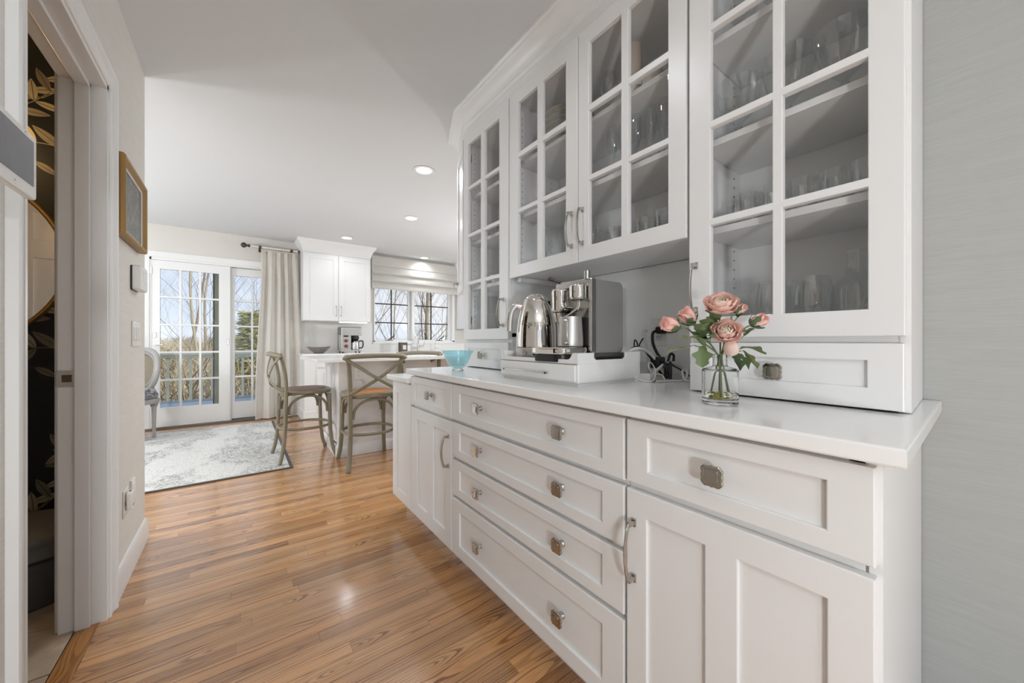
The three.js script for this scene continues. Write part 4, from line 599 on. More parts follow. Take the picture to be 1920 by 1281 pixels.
function leafGeo(l, w, bend, seed) { // lobed leaf along +z
  const n = 14, pos = [], idx = [];
  for (let j = 0; j <= n; j++) { const v = j / n, lobe = 1 + 0.28 * Math.sin(v * 15 + seed), wd = w * Math.pow(Math.sin(PI * Math.min(1, v * 0.97 + 0.03)), 0.8) * lobe * (0.55 + 0.45 * v); for (const u of [-1, -0.5, 0, 0.5, 1]) pos.push(u * wd, bend * v * v * l * -1 + Math.abs(u) * wd * 0.35 + 0.08 * l * Math.sin(v * 6 + seed) * 0.5, v * l); }
  for (let j = 0; j < n; j++) for (let i = 0; i < 4; i++) { const a = j * 5 + i; idx.push(a, a + 5, a + 1, a + 1, a + 5, a + 6); }
  const g = new THREE.BufferGeometry(); g.setAttribute('position', new THREE.Float32BufferAttribute(pos, 3)); g.setIndex(idx); g.computeVertexNormals(); return g;
}
const along = (dir, twist = 0) => { const q = new THREE.Quaternion().setFromUnitVectors(V(0, 1, 0), V(...dir).normalize()); return new THREE.Matrix4().makeRotationFromQuaternion(q).multiply(new THREE.Matrix4().makeRotationY(twist)); };
const FR = rng(21), VB = [0.96, 0.9145, -0.434];
function flower(label, at, dir, R, open, foot, leaves, loose = []) {   // at = bloom base centre, dir = where the bloom looks
  const t = thing('ranunculus', label, 'flower', [0, 0, 0], 0, 'pink ranunculus in the glass bottle vase');
  const mouth = [VB[0] + foot[0] * 0.2, VB[1] + 0.115, VB[2] + foot[1] * 0.2], base = [at[0] - dir[0] * R * 0.1, at[1] - dir[1] * R * 0.1, at[2] - dir[2] * R * 0.1];
  part('stem', [tube([[VB[0] + foot[0], VB[1] + 0.018, VB[2] + foot[1]], [VB[0] + foot[0] * 0.6, VB[1] + 0.065, VB[2] + foot[1] * 0.6], mouth, [lerp(mouth[0], base[0], 0.5), lerp(mouth[1], base[1], 0.55), lerp(mouth[2], base[2], 0.5)], [base[0] - dir[0] * R * 0.4, base[1] - dir[1] * R * 0.4, base[2] - dir[2] * R * 0.4], base], 0.0021, { n: 40, m: 7 })], stemMat, t);
  const rings = open ? [[5, 1.12, 0.95, 0.75, 0.06, 0, 1.25], [6, 1.08, 0.95, 0.95, 0.03, 1, 1.1], [6, 1.02, 0.88, 1.1, 0, 1, 0.95], [6, 0.95, 0.8, 1.2, 0, 2, 0.8], [6, 0.87, 0.7, 1.3, 0, 3, 0.68], [5, 0.78, 0.6, 1.4, 0, 3, 0.55], [5, 0.68, 0.48, 1.5, 0, 4, 0.42], [4, 0.58, 0.36, 1.6, 0, 4, 0.3], [3, 0.48, 0.26, 1.7, 0, 5, 0.2]] : [[4, 1.25, 0.86, 2.0, 0, 0], [4, 1.15, 0.78, 2.15, 0, 1], [3, 1.0, 0.6, 2.3, 0, 2]];
  rings.forEach(([n, l, w, cup, curl, m, lean], k) => { for (let i = 0; i < n; i++) { const a = (2 * PI * (i + 0.5 * (k % 2) + 0.2 * FR())) / n, off = open ? R * (0.06 + 0.06 * (8 - k) / 8) : R * 0.08; const g = petal(R * w * 0.62, R * l * (0.95 + 0.12 * FR()), cup, curl, FR() * 6).translate(0, 0, 0); g.applyMatrix4(new THREE.Matrix4().makeRotationX(open ? -lean : -0.75)).translate(0, 0, -off).applyMatrix4(new THREE.Matrix4().makeRotationY(a)); g.applyMatrix4(along(dir)).translate(...at); part('petal', [g], petalMats[m], t); } });
  if (open) { const g = sph(R * 0.4, 0, R * 0.36, 0, 0.95); g.applyMatrix4(along(dir)).translate(...at); part('flower_centre', [g], petalMats[5], t); }
  for (let i = 0; i < 4; i++) { const g = leafGeo(R * 0.8, R * 0.24, -0.5, i).applyMatrix4(new THREE.Matrix4().makeRotationX(-0.35)).applyMatrix4(new THREE.Matrix4().makeRotationY((2 * PI * i) / 4 + 0.4)); g.applyMatrix4(along(dir)).translate(at[0] - dir[0] * R * 0.12, at[1] - dir[1] * R * 0.12, at[2] - dir[2] * R * 0.12); part('sepal', [g], leafMats[2], t); }
  for (const [p, d, w, l] of loose) part('petal', [petal(w, l, 0.9, 0.05, 1).applyMatrix4(along(d, -0.9)).translate(...p)], petalMats[1], t, 'loose hanging petal');
  leaves.forEach(([p, d, l, w, m], i) => { const D = V(...d).normalize(), X = V(0, 1, 0).cross(D).normalize(), Y = D.clone().cross(X), mat = new THREE.Matrix4().makeBasis(X, Y, D).setPosition(...p); part('leaf', [leafGeo(l * 1.1, w * 1.25, 0.25, i * 2.1 + at[0] * 50).applyMatrix4(mat)], leafMats[m], t); const s = [lerp(mouth[0], base[0], 0.35), lerp(mouth[1], base[1], 0.4), lerp(mouth[2], base[2], 0.35)]; part('leaf_stalk', [tube([s, [(s[0] + p[0]) / 2, (s[1] + p[1]) / 2 - 0.004, (s[2] + p[2]) / 2], p], 0.0013, { n: 8, m: 6 })], stemMat, t); });
}
flower('wide open pink ranunculus, topmost bloom in the bottle vase', [0.966, 1.142, -0.436], [-0.55, 0.72, 0.32], 0.0445, 1, [0.004, 0.002], [[[0.972, 1.118, -0.448], [-0.7, 0.75, 0.1], 0.05, 0.017, 0], [[0.96, 1.105, -0.45], [-0.6, 0.3, 0.5], 0.045, 0.017, 1], [[0.965, 1.1, -0.44], [0.2, 0.7, -0.5], 0.045, 0.016, 0], [[1.02, 1.128, -0.42], [0.5, 0.6, 0.3], 0.035, 0.013, 2]]);
flower('open pink ranunculus facing the room, low at the front of the vase', [0.955, 1.083, -0.418], [-0.8, 0.45, 0.42], 0.037, 1, [0.02, 0.012], [[[0.975, 1.045, -0.415], [0.55, -0.5, 0.5], 0.055, 0.02, 0], [[0.99, 1.05, -0.4], [0.85, 0.05, 0.6], 0.058, 0.019, 0], [[0.985, 1.045, -0.395], [0.8, -0.75, 0.6], 0.052, 0.016, 1], [[0.96, 1.04, -0.41], [0.5, -0.6, 0.3], 0.045, 0.018, 2]], [[[0.94, 1.07, -0.405], [-0.3, -0.95, 0.1], 0.02, 0.04]]);
flower('closed pink ranunculus bud leaning out toward the grey wall', [1.035, 1.11, -0.392], [0.75, 0.5, 0.55], 0.038, 0, [-0.018, 0.01], [[[1.0, 1.085, -0.405], [0.6, 0.45, 0.4], 0.042, 0.014, 0], [[1.005, 1.08, -0.4], [0.75, 0.7, 0.4], 0.034, 0.009, 1]]);
flower('pink ranunculus seen from behind, outermost on the side of the coffee machine', [0.895, 1.105, -0.503], [-0.8, 0.25, -0.62], 0.043, 0, [0.022, -0.012], [[[0.925, 1.07, -0.47], [-0.75, 0.32, -0.3], 0.055, 0.02, 1], [[0.935, 1.075, -0.46], [-0.8, 0.1, 0.45], 0.05, 0.018, 1], [[0.93, 1.065, -0.465], [-0.5, 0.55, 0.2], 0.05, 0.018, 0], [[0.93, 1.055, -0.46], [-0.3, -0.5, 0.1], 0.048, 0.02, 0], [[0.915, 1.058, -0.475], [-0.85, -0.12, -0.6], 0.07, 0.013, 1], [[0.92, 1.075, -0.465], [-0.3, 0.2, 0.6], 0.05, 0.02, 0]]);
flower('cupped pink ranunculus turned away between the outermost bloom and the topmost one', [0.938, 1.115, -0.488], [-0.5, 0.75, -0.45], 0.045, 0, [-0.012, -0.018], [[[0.945, 1.085, -0.465], [-0.35, 0.75, 0.3], 0.05, 0.016, 0], [[0.935, 1.088, -0.47], [-0.6, 0.5, 0.2], 0.052, 0.018, 1], [[0.955, 1.085, -0.455], [0.3, 0.6, -0.2], 0.04, 0.015, 2]]);
flower('small pale ranunculus bud tucked under the topmost bloom', [1.018, 1.14, -0.422], [0.6, 0.55, 0.4], 0.028, 0, [0.008, 0.02], []);

// ------------------------------------------------------------------ glassware and china in the cabinets
const kinds = {
  wine: [[0.0, 0.002], [0.033, 0.002], [0.03, 0.005], [0.004, 0.012], [0.0035, 0.075], [0.012, 0.085], [0.034, 0.108], [0.04, 0.135], [0.037, 0.165], [0.031, 0.195]],
  stemless: [[0, 0.003], [0.022, 0.003], [0.036, 0.02], [0.045, 0.05], [0.044, 0.08], [0.036, 0.115]],
  tumbler: [[0, 0.008], [0.031, 0.008], [0.032, 0.002], [0.033, 0.01], [0.036, 0.1]],
  small: [[0, 0.006], [0.024, 0.006], [0.025, 0.002], [0.026, 0.01], [0.029, 0.07]],
  flute: [[0, 0.002], [0.03, 0.002], [0.027, 0.005], [0.0035, 0.011], [0.003, 0.08], [0.01, 0.095], [0.021, 0.14], [0.0235, 0.18], [0.02, 0.225]],
  goblet: [[0, 0.002], [0.03, 0.002], [0.027, 0.006], [0.008, 0.014], [0.006, 0.03], [0.011, 0.04], [0.006, 0.05], [0.02, 0.062], [0.036, 0.085], [0.038, 0.12]],
  footed: [[0, 0.003], [0.024, 0.003], [0.022, 0.006], [0.008, 0.012], [0.007, 0.026], [0.012, 0.032], [0.007, 0.038], [0.02, 0.048], [0.048, 0.068], [0.06, 0.1], [0.062, 0.125]],
  carafe: [[0, 0.004], [0.05, 0.004], [0.056, 0.012], [0.055, 0.09], [0.045, 0.115], [0.026, 0.13], [0.022, 0.16], [0.025, 0.195]],
};
const proto = {};
function glassThing(kind, name, cat, label, group, x, y, n, k = 1, ky = 1) {
  const fac = kind === 'footed' || kind === 'goblet', g = proto[kind] ??= (() => { const q = lathe(kinds[kind], fac ? 32 : 28); if (fac) { const p = q.attributes.position, top = kinds[kind].at(-1)[1]; for (let i = 0; i < p.count; i++) { const y = p.getY(i) / top, a = Math.atan2(p.getZ(i), p.getX(i)), m = y > 0.35 ? 1 + 0.045 * Math.cos(a * 16) * (y > 0.9 ? 0.6 : 1) : 1; p.setX(i, p.getX(i) * m); p.setZ(i, p.getZ(i) * m); } q.computeVertexNormals(); } return fac ? toCreasedNormals(prep(q), 0.25) : q; })();
  const o = new THREE.Mesh(g, M.glassware); o.name = numbered(name); o.castShadow = o.receiveShadow = true; o.position.set(x, y + 0.0005, -n); o.scale.set(k, k * ky, k); scene.add(o); return tag(o, label, cat, group);
}
const S1 = 1.112, S2 = 1.417, S3 = 1.687, S4 = 1.997;
const ORD = ['first', 'second', 'third', 'fourth', 'fifth', 'sixth', 'seventh', 'eighth', 'ninth', 'tenth', 'eleventh', 'twelfth', 'thirteenth', 'fourteenth', 'fifteenth'];
function glassRows(kind, name, cat, what, where, group, y, list, k0 = 1) {
  for (const front of [true, false]) { const row = list.filter((q) => q[0] < 1.31 === front).sort((p, q) => q[1] - p[1]); row.forEach(([x, n, k = 1], i) => glassThing(kind, name, cat, row.length === 1 ? `${what}, alone in the ${front ? 'front' : 'back'} row, ${where}` : `${what}, ${ORD[i]} from far end of ${front ? 'front' : 'back'} row, ${where}`, group, x, y, n, k * k0)); }
}
glassRows('stemless', 'stemless_glass', 'glass', 'big stemless glass', 'near cabinet lowest level', 'stemless glasses in the near cabinet', S1, [[1.27, 0.43], [1.36, 0.40], [1.27, 0.335]], 1.15);
glassThing('carafe', 'carafe', 'carafe', 'clear glass carafe beside the stemless glasses in the near cabinet', undefined, 1.31, S1, 0.245);
{ const t = thing('glass_stopper', 'small round ring-shaped glass stopper lying by the carafe', 'stopper', [1.22, S1, -0.2]); part('ring', [new THREE.TorusGeometry(0.026, 0.006, 10, 28).rotateY(-0.7).translate(0, 0.033, 0)], M.glassware, t); part('foot', [cyl(0.018, 0.016, 0.01, 0, 0.005, 0, 20)], M.glassware, t); }
glassRows('tumbler', 'tumbler', 'glass', 'clear tumbler', 'near cabinet second level', 'tumblers in the near cabinet', S2, [[1.3, 0.53, 1], [1.26, 0.485, 1], [1.36, 0.46, 1.1], [1.27, 0.42, 1.05], [1.28, 0.355, 1.05], [1.36, 0.33, 1], [1.27, 0.28, 1], [1.36, 0.25, 1.1], [1.26, 0.215, 1]]);
glassThing('footed', 'crystal_bowl', 'bowl', 'footed cut crystal bowl farthest along the third level of the near cabinet', 'cut crystal bowls', 1.262, S3, 0.515, 1, 1.5);
glassThing('footed', 'crystal_bowl', 'bowl', 'footed cut crystal bowl beside the centre bar of the near cabinet', 'cut crystal bowls', 1.275, S3, 0.388, 1.02, 1.6);
glassThing('footed', 'crystal_bowl', 'bowl', 'widest footed crystal bowl, beside the tall goblet in the near cabinet', 'cut crystal bowls', 1.27, S3, 0.263, 1.0, 1.55);
glassThing('goblet', 'crystal_goblet', 'goblet', 'cut crystal goblet beside the widest bowl in the near cabinet', undefined, 1.33, S3, 0.185, 1.05, 1.6);
glassRows('goblet', 'crystal_goblet', 'goblet', 'short crystal goblet', 'near cabinet top level', 'goblets on the top level', S4, [[1.26, 0.5], [1.26, 0.41], [1.28, 0.31]]);
const B1 = 1.421, B2 = 1.725, B3 = 1.998;
glassRows('wine', 'wine_glass', 'wine glass', 'stemmed wine glass', 'middle cabinet lowest level', 'wine glasses in the middle cabinet', B1, [[1.24, 1.4], [1.27, 1.25], [1.25, 1.19], [1.35, 1.33], [1.36, 1.2]]);
glassRows('tumbler', 'tumbler', 'glass', 'tall tumbler', 'middle cabinet lowest level', 'tumblers in the middle cabinet', B1, [[1.24, 0.98, 1], [1.25, 0.91, 1.05], [1.34, 0.94, 1.1], [1.34, 0.86, 1], [1.24, 0.83, 1], [1.25, 0.75, 1.1], [1.33, 0.78, 1.15], [1.24, 0.69, 1]], 1.1);
glassRows('small', 'small_glass', 'glass', 'small clear glass', 'middle cabinet second level', 'small glasses in the middle cabinet', B2, [[1.24, 1.43], [1.26, 1.37], [1.33, 1.4], [1.25, 1.27], [1.26, 1.2], [1.34, 1.24]]);
glassRows('flute', 'champagne_flute', 'flute', 'clear flute', 'middle cabinet second level', 'flutes in the middle cabinet', B2, [[1.24, 0.985], [1.25, 0.935], [1.25, 0.88], [1.33, 0.95], [1.25, 0.815], [1.33, 0.83], [1.25, 0.76], [1.26, 0.71], [1.34, 0.74]]);
glassThing('wine', 'wine_glass', 'wine glass', 'stemmed glass on the far side of the pillar candle, top of middle cabinet', undefined, 1.27, B3, 1.025, 1.05);
glassThing('small', 'small_glass', 'glass', 'small clear glass beside the cream mug on the top level', undefined, 1.29, B3, 0.725, 1.5);
{ const t = thing('pillar_candle', 'cream pillar candle behind glass at the top of the middle cabinet', 'candle', [1.29, B3, -0.925]); part('wax', [lathe([[0, 0], [0.034, 0], [0.036, 0.003], [0.036, 0.265], [0.033, 0.269], [0.008, 0.265], [0, 0.265]], 28)], std([0.62, 0.52, 0.42], 0.6), t); part('wick', [cyl(0.0012, 0.0012, 0.012, 0, 0.27, 0, 6)], M.dark, t); }
{ const t = thing('mug', 'cream mug beside the pillar candle at the top of the middle cabinet', 'mug', [1.27, B3, -0.82]); part('body', [lathe([[0, 0.002], [0.034, 0.002], [0.038, 0.01], [0.04, 0.085], [0.037, 0.085], [0.034, 0.012], [0, 0.01]], 28)], std([0.66, 0.60, 0.52], 0.4), t); part('handle', [tube([[-0.02, 0.07, -0.034], [-0.03, 0.07, -0.055], [-0.034, 0.045, -0.066], [-0.028, 0.022, -0.055], [-0.02, 0.02, -0.034]], 0.006, { n: 22 })], std([0.66, 0.60, 0.52], 0.4), t); }
const plateGeo = lathe([[0, 0], [0.07, 0], [0.075, 0.003], [0.13, 0.014], [0.132, 0.0165], [0.128, 0.017], [0.075, 0.006], [0, 0.004]], 40), rimMat = std([0.28, 0.24, 0.18], 0.4), chinaMat = std([0.62, 0.60, 0.55], 0.3);
function plates(x, y, n, count, k, group, what, where) { const lab = (i) => `${what}, ${i === count - 1 ? 'topmost' : i === 0 ? 'lowest' : ORD[count - 1 - i] + ' from top'} in ${where}`, t = thing('plate', lab(0), 'plate', [x, y + 0.0005, -n], 0, group); part('dish', [plateGeo.clone().scale(k, 1, k)], chinaMat, t); part('rim', [new THREE.TorusGeometry(0.1315 * k, 0.0016, 6, 40).rotateX(PI / 2).translate(0, 0.0163, 0)], rimMat, t, 'dark gilt rim'); for (let i = 1; i < count; i++) copy(t, [x + 0.002 * Math.sin(i * 2.1), y + 0.0005 + 0.0105 * i, -n + 0.002 * Math.cos(i * 3.7)], 0.3 * i, lab(i)); }
plates(1.305, B3, 1.31, 15, 0.98, 'plates on the top level of the middle cabinet', 'rimmed dinner plate', 'the stack at the top of the middle cabinet');
plates(1.305, S3, 1.725, 12, 0.88, 'plates stacked in the far tall cabinet', 'rimmed plate', 'the plate stack of the far tall cabinet');
plates(1.29, S3, 1.86, 3, 0.5, 'saucers in the far tall cabinet', 'small saucer', 'the pile beside the far cabinet plate stack');
function cup(label, x, y, n, tilt, group) { const t = thing('teacup', label, 'cup', [x, y + 0.0005, -n], 0.6, group); const b = part('bowl', [lathe([[0, 0.003], [0.018, 0.002], [0.022, 0.006], [0.036, 0.03], [0.041, 0.055], [0.039, 0.055], [0.034, 0.03], [0.018, 0.01], [0, 0.009]], 28)], std([0.7, 0.68, 0.62], 0.25), t); part('band', [new THREE.TorusGeometry(0.0385, 0.002, 6, 28).rotateX(PI / 2).translate(0, 0.042, 0)], std([0.18, 0.16, 0.2], 0.4), t, 'dark painted band'); part('handle', [tube([[0.034, 0.045, 0], [0.05, 0.045, 0], [0.055, 0.03, 0], [0.045, 0.018, 0], [0.03, 0.02, 0]], 0.003, { n: 18 })], std([0.7, 0.68, 0.62], 0.25), t); if (tilt) { t.rotation.z = tilt; t.position.y += 0.03; } return t; }
cup('patterned teacup farthest along the second level of the far tall cabinet', 1.24, 1.407, 1.84); cup('patterned teacup in the middle of the second level of the far tall cabinet', 1.25, 1.407, 1.75); cup('patterned teacup nearest on the second level of the far tall cabinet', 1.24, 1.407, 1.675);
cup('pale teacup on the top level of the far tall cabinet', 1.24, 1.975, 1.72);

// ------------------------------------------------------------------ left wall: picture, switches, sockets, tablet
{
  const art = canvasTex(256, 256, (c, w, h) => { const r = rng(9); c.fillStyle = '#7d7f7d'; c.fillRect(0, 0, w, h); for (let k = 0; k < 1500; k++) { const y = r() * h, v = 90 + 90 * r() * (0.6 + 0.4 * y / h) + (r() < 0.07 ? 60 : 0), g = r() < 0.08 ? 14 : 0; c.fillStyle = `rgba(${v},${v + g},${v - (g ? 20 : 2)},.35)`; c.fillRect(r() * w, y, 2 + r() * 9, 6 + r() * 26); } });
  const t = thing('picture_frame', 'small grey abstract picture in a gold wooden frame on the hallway wall', 'picture', [WL, 1.68, -2.405], PI / 2);
  const W = 0.46, Hh = 0.335, f = 0.03;
  part('frame', [sweep([[-W / 2, -Hh / 2], [W / 2, -Hh / 2], [W / 2, Hh / 2], [-W / 2, Hh / 2]].reverse(), [[0, 0.004], [0, 0.028], [-0.006, 0.034], [-0.016, 0.033], [-0.022, 0.026], [-0.03, 0.018], [-0.03, 0.004]].map(([a, b]) => [a, b]), true)], M.frameGold, t);
  part('slip', [sweep([[-W / 2 + 0.03, -Hh / 2 + 0.03], [W / 2 - 0.03, -Hh / 2 + 0.03], [W / 2 - 0.03, Hh / 2 - 0.03], [-W / 2 + 0.03, Hh / 2 - 0.03]].reverse(), [[0, 0.006], [0, 0.019], [-0.008, 0.016], [-0.008, 0.006]], true)], std([0.55, 0.54, 0.52], 0.3), t, 'silver inner slip');
  const pg = bx(W - 0.058, Hh - 0.058, 0.006, 0, 0, 0.009); part('print', [pg], std(0xffffff, 0.6, { map: art }), t);
  part('backing', [bx(W - 0.03, Hh - 0.03, 0.004, 0, 0, 0.003)], std([0.2, 0.15, 0.1], 0.9), t);
  const b = thing('thermostat', 'white wall-mounted control box above the switches in the hallway', 'control box', [WL, 1.372, -2.535], PI / 2);
  part('back_plate', [extr(rrect(0.15, 0.115, 0.01), 0.006, 0.001)], M.dark, b); part('cover', [extr(rrect(0.155, 0.118, 0.016), 0.032, 0.006, { seg: 4 }).translate(0, 0, 0.005)], M.plate, b); part('screen', [extr(rrect(0.09, 0.06, 0.004, 0.02, 0.012), 0.0015, 0.0004).translate(0, 0, 0.0365)], std([0.7, 0.71, 0.7], 0.06), b, 'glossy pale screen');
  wallPlate('white triple switch plate below the control box in the hallway', WL, 1.105, -2.565, 0.17, 0.122, 'switch', PI / 2, 'switch_plate');
  const o1 = wallPlate('low white outlet plate holding a plug-in unit, by the door casing', WL, 0.35, -2.35, 0.078, 0.122, 'outlet', PI / 2);
  const p = thing('plug_in_unit', 'white plug-in night unit in the low hallway outlet', 'plug-in', [WL + 0.0086, 0.36, -2.35], PI / 2); part('body', [extr(rrect(0.05, 0.078, 0.01), 0.02, 0.006, { seg: 3 })], M.plate, p); part('vent', [bx(0.028, 0.003, 0.001, 0, -0.022, 0.0201), bx(0.012, 0.003, 0.008, 0, 0.0385, 0.01)], M.dark, p);
  const o2 = thing('blank_plate', 'low plain white cover plate past the outlet in the hallway', 'cover plate', [WL, 0.355, -2.485], PI / 2); part('plate', [extr(rrect(0.072, 0.125, 0.006), 0.008, 0.0025)], M.plate, o2); part('insert', [extr(rrect(0.034, 0.07, 0.003), 0.0095, 0.0015)], M.plate, o2);
  const tb = thing('wall_tablet', 'white-framed tablet mounted on the wall beside the near door casing', 'tablet', [WL, 1.42, -1.083], PI / 2);
  part('bracket', [bx(0.08, 0.06, 0.062, 0, 0, 0.031, 0.004)], M.white, tb); part('body', [extr(rrect(0.228, 0.128, 0.011), 0.013, 0.0035, { seg: 3 }).translate(0, 0, 0.0615)], M.plate, tb); part('screen', [extr(rrect(0.196, 0.09, 0.002, 0, 0.006), 0.001, 0.0003).translate(0, 0, 0.0742)], std([0.085, 0.09, 0.115], 0.12), tb, 'dark blue-grey screen'); part('camera_dot', [cyl(0.002, 0.002, 0.001, 0, 0, 0, 12).rotateX(PI / 2).translate(0.02, -0.051, 0.0748), cyl(0.002, 0.002, 0.001, 0, 0, 0, 12).rotateX(PI / 2).translate(0.062, 0.057, 0.0748)], std([0.4, 0.4, 0.4], 0.4), tb);
}

// ------------------------------------------------------------------ powder room beyond the doorway
{
  const wp = canvasTex(1024, 1024, (c, w, h) => {
    const r = rng(33); c.fillStyle = '#0b0c0f'; c.fillRect(0, 0, w, h);
    for (let k = 0; k < 60; k++) { c.strokeStyle = 'rgba(60,62,66,.35)'; c.lineWidth = 1 + r(); c.beginPath(); let x = r() * w, y = r() * h; c.moveTo(x, y); for (let i = 0; i < 6; i++) { x += (r() - 0.5) * 120; y += (r() - 0.5) * 120; c.lineTo(x, y); } c.stroke(); }
    const leaf = (x, y, a, l, hollow) => { for (const [ox, oy] of [[0, 0], [w, 0], [-w, 0], [0, h], [0, -h]]) { c.save(); c.translate(x + ox, y + oy); c.rotate(a); c.beginPath(); c.moveTo(0, 0); c.quadraticCurveTo(l * 0.45, -l * 0.34, l, 0); c.quadraticCurveTo(l * 0.45, l * 0.3, 0, 0); c.fillStyle = hollow ? '#77705f' : '#a39a82'; c.fill(); c.strokeStyle = '#1a1712'; c.lineWidth = 2; c.beginPath(); c.moveTo(0, 0); c.lineTo(l * 0.9, 0); c.stroke(); c.restore(); } };
    for (let k = 0; k < 13; k++) { let x = r() * w, y = (k / 13) * h + r() * 50, a = r() * 6.28; c.lineWidth = 4; for (let i = 0; i < 5; i++) { const x2 = x + Math.cos(a) * 85, y2 = y + Math.sin(a) * 85; c.strokeStyle = '#857c69'; for (const [ox, oy] of [[0, 0], [w, 0], [-w, 0], [0, h], [0, -h]]) { c.beginPath(); c.moveTo(x + ox, y + oy); c.quadraticCurveTo((x + x2) / 2 + 10 + ox, (y + y2) / 2 + oy - 10, x2 + ox, y2 + oy); c.stroke(); } leaf(x2, y2, a + 0.7 + 0.4 * r(), 95 + 40 * r(), r() < 0.4); if (r() < 0.75) leaf(x2, y2, a - 0.8 - 0.4 * r(), 85 + 40 * r(), r() < 0.4); x = x2; y = y2; a += (r() - 0.5) * 0.9; } }
  });
  const m = std(0xffffff, 0.55, { map: wp });
  struct('wall_powder', uvm(join(boxes([[-1.9, WL - 0.12, 0, H, 2.68, 2.7], [-2.0, -1.9, 0, H, 0.4, 2.7], [-1.9, WL - 0.12, 0, H, 0.4, 0.5]])), 1 / 0.95), m);
  const tiles = struct('floor_powder', bn(-1.9, -0.53, -0.012, -0.006, 0.5, 2.69), std([0.3, 0.24, 0.18], 0.8)), tm = [0, 1, 2].map((k) => std([0.72 - 0.03 * k, 0.57 - 0.03 * k, 0.42 - 0.02 * k], 0.4, { map: tex(128, 128, (i, j) => 205 + 50 * vn(i / 18, j / 18, 7, 7, k) * vn(i / 5, j / 5, 25, 25, k + 3)) }));
  for (let i = 0; i < 5; i++) for (let j = 0; j < 8; j++) part('tile', uvm(bn(-0.49 - 0.32 * (i + 1) + 0.006, -0.49 - 0.32 * i, -0.0065, 0.001, 0.34 + 0.3 * j + (i % 2) * 0.1, 0.634 + 0.3 * j + (i % 2) * 0.1, 0.002), 2), tm[(i * 3 + j * 2) % 3], tiles);
  const mr = thing('round_mirror', 'round mirror in a thin gold frame on the dark leaf wallpaper', 'mirror', [-1.06, 1.435, -2.678]);
  part('glass', [new THREE.CylinderGeometry(0.396, 0.396, 0.008, 64).rotateX(PI / 2).translate(0, 0, 0.012)], std([0.9, 0.9, 0.9], 0.0, { metalness: 1 }), mr); part('frame', [lathe([[0.394, 0], [0.394, 0.018], [0.4, 0.024], [0.408, 0.022], [0.411, 0.0]], 72).rotateX(PI / 2)], M.gold, mr);
  const d = new THREE.Group(); d.name = 'door_3'; d.userData.kind = 'structure'; d.position.set(-0.535, 0, -1.395); d.rotation.y = PI / 2 + 1.45; scene.add(d);
  part('leaf', slab(0, 0.66, 0.012, 2.03, [[0.1, 0.29, 0.25, 0.9], [0.37, 0.56, 0.25, 0.9], [0.1, 0.29, 1.08, 1.62], [0.37, 0.56, 1.08, 1.62], [0.1, 0.29, 1.74, 1.92], [0.37, 0.56, 1.74, 1.92]], 0.036, 0.01), M.trim, d);
  part('door_knob', [sph(0.026, 0.6, 0.93, 0.085), cyl(0.012, 0.02, 0.05, 0, 0, 0, 16).rotateX(PI / 2).translate(0.6, 0.93, 0.06)], M.nickel, d);
  const b = thing('grey_bin', 'low grey lidded bin with folds standing on the tiles in the dim powder room', 'bin', [-0.72, 0.001, -2.46]);
  part('body', [lathe([[0, 0], [0.17, 0], [0.18, 0.01], [0.2, 0.17], [0.205, 0.2], [0, 0.2]], 36)], std([0.10, 0.10, 0.105], 0.6), b); part('lid', [lathe([[0, 0.2], [0.21, 0.2], [0.215, 0.215], [0.2, 0.235], [0.19, 0.25], [0.205, 0.268], [0.19, 0.29], [0.1, 0.32], [0, 0.325]], 36)], std([0.17, 0.165, 0.16], 0.5), b);
  const s = thing('wall_sconce', 'small gold wall sconce above the round mirror', 'sconce', [-0.93, 1.95, -2.68]);
  part('back_plate', [cyl(0.05, 0.05, 0.012, 0, 0, 0, 28).rotateX(PI / 2).translate(0, 0, 0.006), cyl(0.008, 0.008, 0.08, 0, 0, 0, 12).rotateX(PI / 2).translate(0, 0, 0.05)], M.gold, s); part('bulb', [sph(0.035, 0, 0, 0.1)], M.glow, s);
  const l = new THREE.PointLight(0xffd090, 0.4); l.position.set(-0.93, 1.95, -2.58); l.castShadow = true; l.shadow.radius = 1.6; scene.add(l);
}

// ------------------------------------------------------------------ lamps
function can(label, x, n, k = 1) {
  const t = thing('recessed_light', label, 'ceiling light', [x, H, -n], 0, 'recessed ceiling lights');
  part('trim_ring', [lathe([[0.062, -0.001], [0.064, -0.006], [0.083, -0.004], [0.086, 0], [0.062, 0]], 48)], M.white, t);
  part('lens', [cyl(0.062, 0.062, 0.004, 0, -0.0025, 0, 40)], M.glow, t);
  const l = new THREE.SpotLight(CANCOL, CAN * k, 0, 1.4, 0.55); l.position.set(x, H - 0.012, -n); l.target.position.set(x, 0, -n); l.castShadow = true; l.shadow.radius = 3; scene.add(l, l.target);
}
can('recessed ceiling light just past the far end of the hutch, biggest of those in view', 1.245, 2.93, 1.9); can('recessed ceiling light over the end of the kitchen island', 1.61, 4.155); can('recessed ceiling light in front of the white two-door wall cabinet', 1.2, 5.47, 0.4); can('recessed ceiling light shining on the linen roman shade', 2.556, 6.0, 0.5);
can('recessed hallway ceiling light above the counter', 0.4, 1.05, 0.5); can('recessed hallway ceiling light behind the camera', -0.12, -0.35, 0.42); can('recessed ceiling light over the sink side of the kitchen', 3.0, 4.15, 0.6); can('recessed ceiling light over the kitchen walkway', 2.2, 2.9, 1.3);
